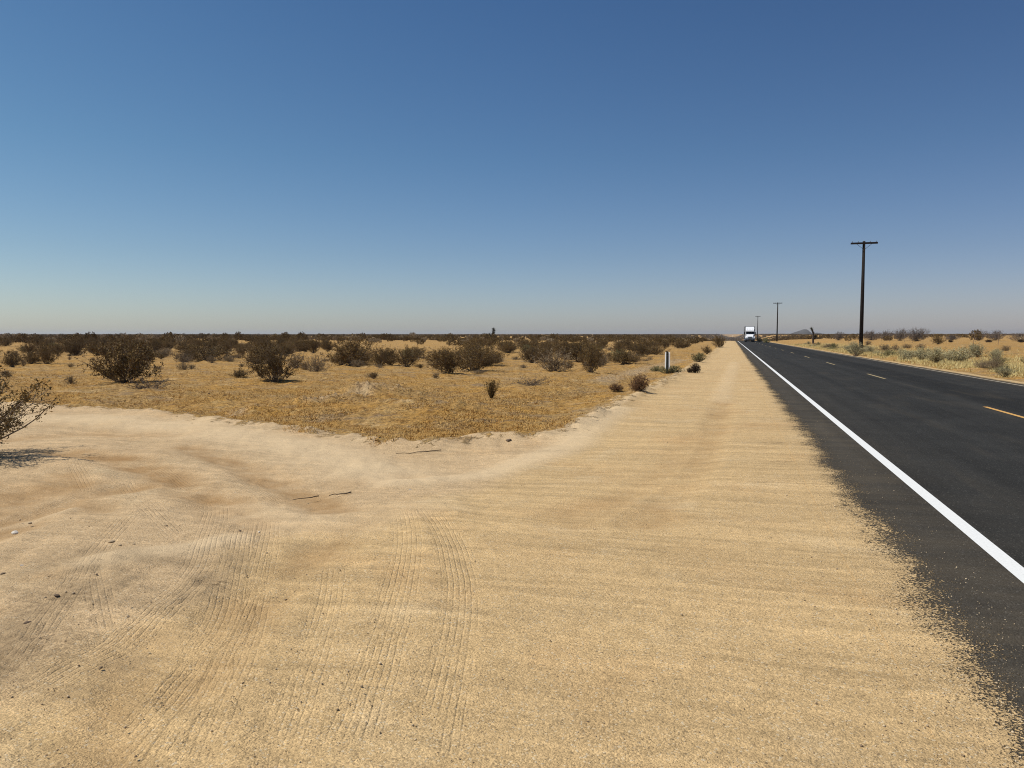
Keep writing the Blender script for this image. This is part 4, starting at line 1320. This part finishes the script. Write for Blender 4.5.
W = bpy.data.worlds.new('World'); SC.world = W
W.use_nodes = True
nt = W.node_tree; nt.nodes.clear()
sky = nt.nodes.new('ShaderNodeTexSky'); sky.sky_type = 'NISHITA'; sky.sun_disc = False
sky.sun_elevation = SUN_EL; sky.sun_rotation = math.atan2(saz[0], saz[1])
sky.altitude = 800; sky.air_density = 1.0; sky.dust_density = 1.0; sky.ozone_density = 1.5
bg = nt.nodes.new('ShaderNodeBackground'); bg.inputs[1].default_value = 0.07
wo = nt.nodes.new('ShaderNodeOutputWorld')
tc = nt.nodes.new('ShaderNodeTexCoord'); sep = nt.nodes.new('ShaderNodeSeparateXYZ')
nt.links.new(tc.outputs['Generated'], sep.inputs[0])
cr = nt.nodes.new('ShaderNodeValToRGB'); nt.links.new(sep.outputs[2], cr.inputs[0])
for i, (p, c) in enumerate([(0.0, (1.14, 1.16, 1.38)), (.10, (.90, 1.03, 1.22)), (.22, (.71, .97, 1.17)), (.42, (.57, .87, 1.14)), (1.0, (.55, .86, 1.14))]):
    e = cr.color_ramp.elements[i] if i < 2 else cr.color_ramp.elements.new(p)
    e.position = p; e.color = (*[q / 1.4 for q in c], 1)
mul = nt.nodes.new('ShaderNodeVectorMath'); mul.operation = 'MULTIPLY'
nt.links.new(sky.outputs[0], mul.inputs[0]); nt.links.new(cr.outputs[0], mul.inputs[1])
sc2 = nt.nodes.new('ShaderNodeVectorMath'); sc2.operation = 'SCALE'; sc2.inputs[3].default_value = 1.4
nt.links.new(mul.outputs[0], sc2.inputs[0])
# the side of the sky nearer the sun is a little greener and brighter than the far side
dot = nt.nodes.new('ShaderNodeVectorMath'); dot.operation = 'DOT_PRODUCT'
nt.links.new(tc.outputs['Generated'], dot.inputs[0]); dot.inputs[1].default_value = (HR[0], HR[1], 0)
mr = nt.nodes.new('ShaderNodeMapRange'); nt.links.new(dot.outputs['Value'], mr.inputs[0])
mr.inputs[1].default_value = -0.6; mr.inputs[2].default_value = 0.6
cr2 = nt.nodes.new('ShaderNodeValToRGB'); nt.links.new(mr.outputs[0], cr2.inputs[0])
for i, (p, c) in enumerate([(0.0, (1.07, 1.085, 1.0)), (0.5, (1, 1, 1)), (1.0, (.94, .87, .90))]):
    e = cr2.color_ramp.elements[i] if i < 2 else cr2.color_ramp.elements.new(p)
    e.position = p; e.color = (*[q / 1.2 for q in c], 1)
mul2 = nt.nodes.new('ShaderNodeVectorMath'); mul2.operation = 'MULTIPLY'
sc2.inputs[3].default_value = 1.4 * 1.2
nt.links.new(sc2.outputs[0], mul2.inputs[0]); nt.links.new(cr2.outputs[0], mul2.inputs[1])
nt.links.new(mul2.outputs[0], bg.inputs[0]); nt.links.new(bg.outputs[0], wo.inputs[0])

cam = bpy.data.cameras.new('camera')
cam.sensor_width = 36; cam.lens = F / 1024 * 36; cam.clip_start = 0.05; cam.clip_end = 30000
co = bpy.data.objects.new('camera', cam); COL.objects.link(co)
co.location = (0, 0, EYE)
co.rotation_euler = Matrix((rgt, upv, -fwd)).transposed().to_euler()
SC.camera = co

SC.view_settings.view_transform = 'Standard'
SC.view_settings.look = 'None'
SC.view_settings.exposure = 0.0
SC.view_settings.gamma = 1.0
SC.view_settings.use_curve_mapping = False
SC.cycles.max_bounces = 5
SC.cycles.volume_bounces = 0
SC.cycles.use_denoising = True
SC.cycles.denoiser = 'OPENIMAGEDENOISE'
SC.cycles.denoising_input_passes = 'RGB_ALBEDO_NORMAL'
SC.cycles.denoising_prefilter = 'NONE'
SC.cycles.filter_width = 1.05
SC.render.film_transparent = False
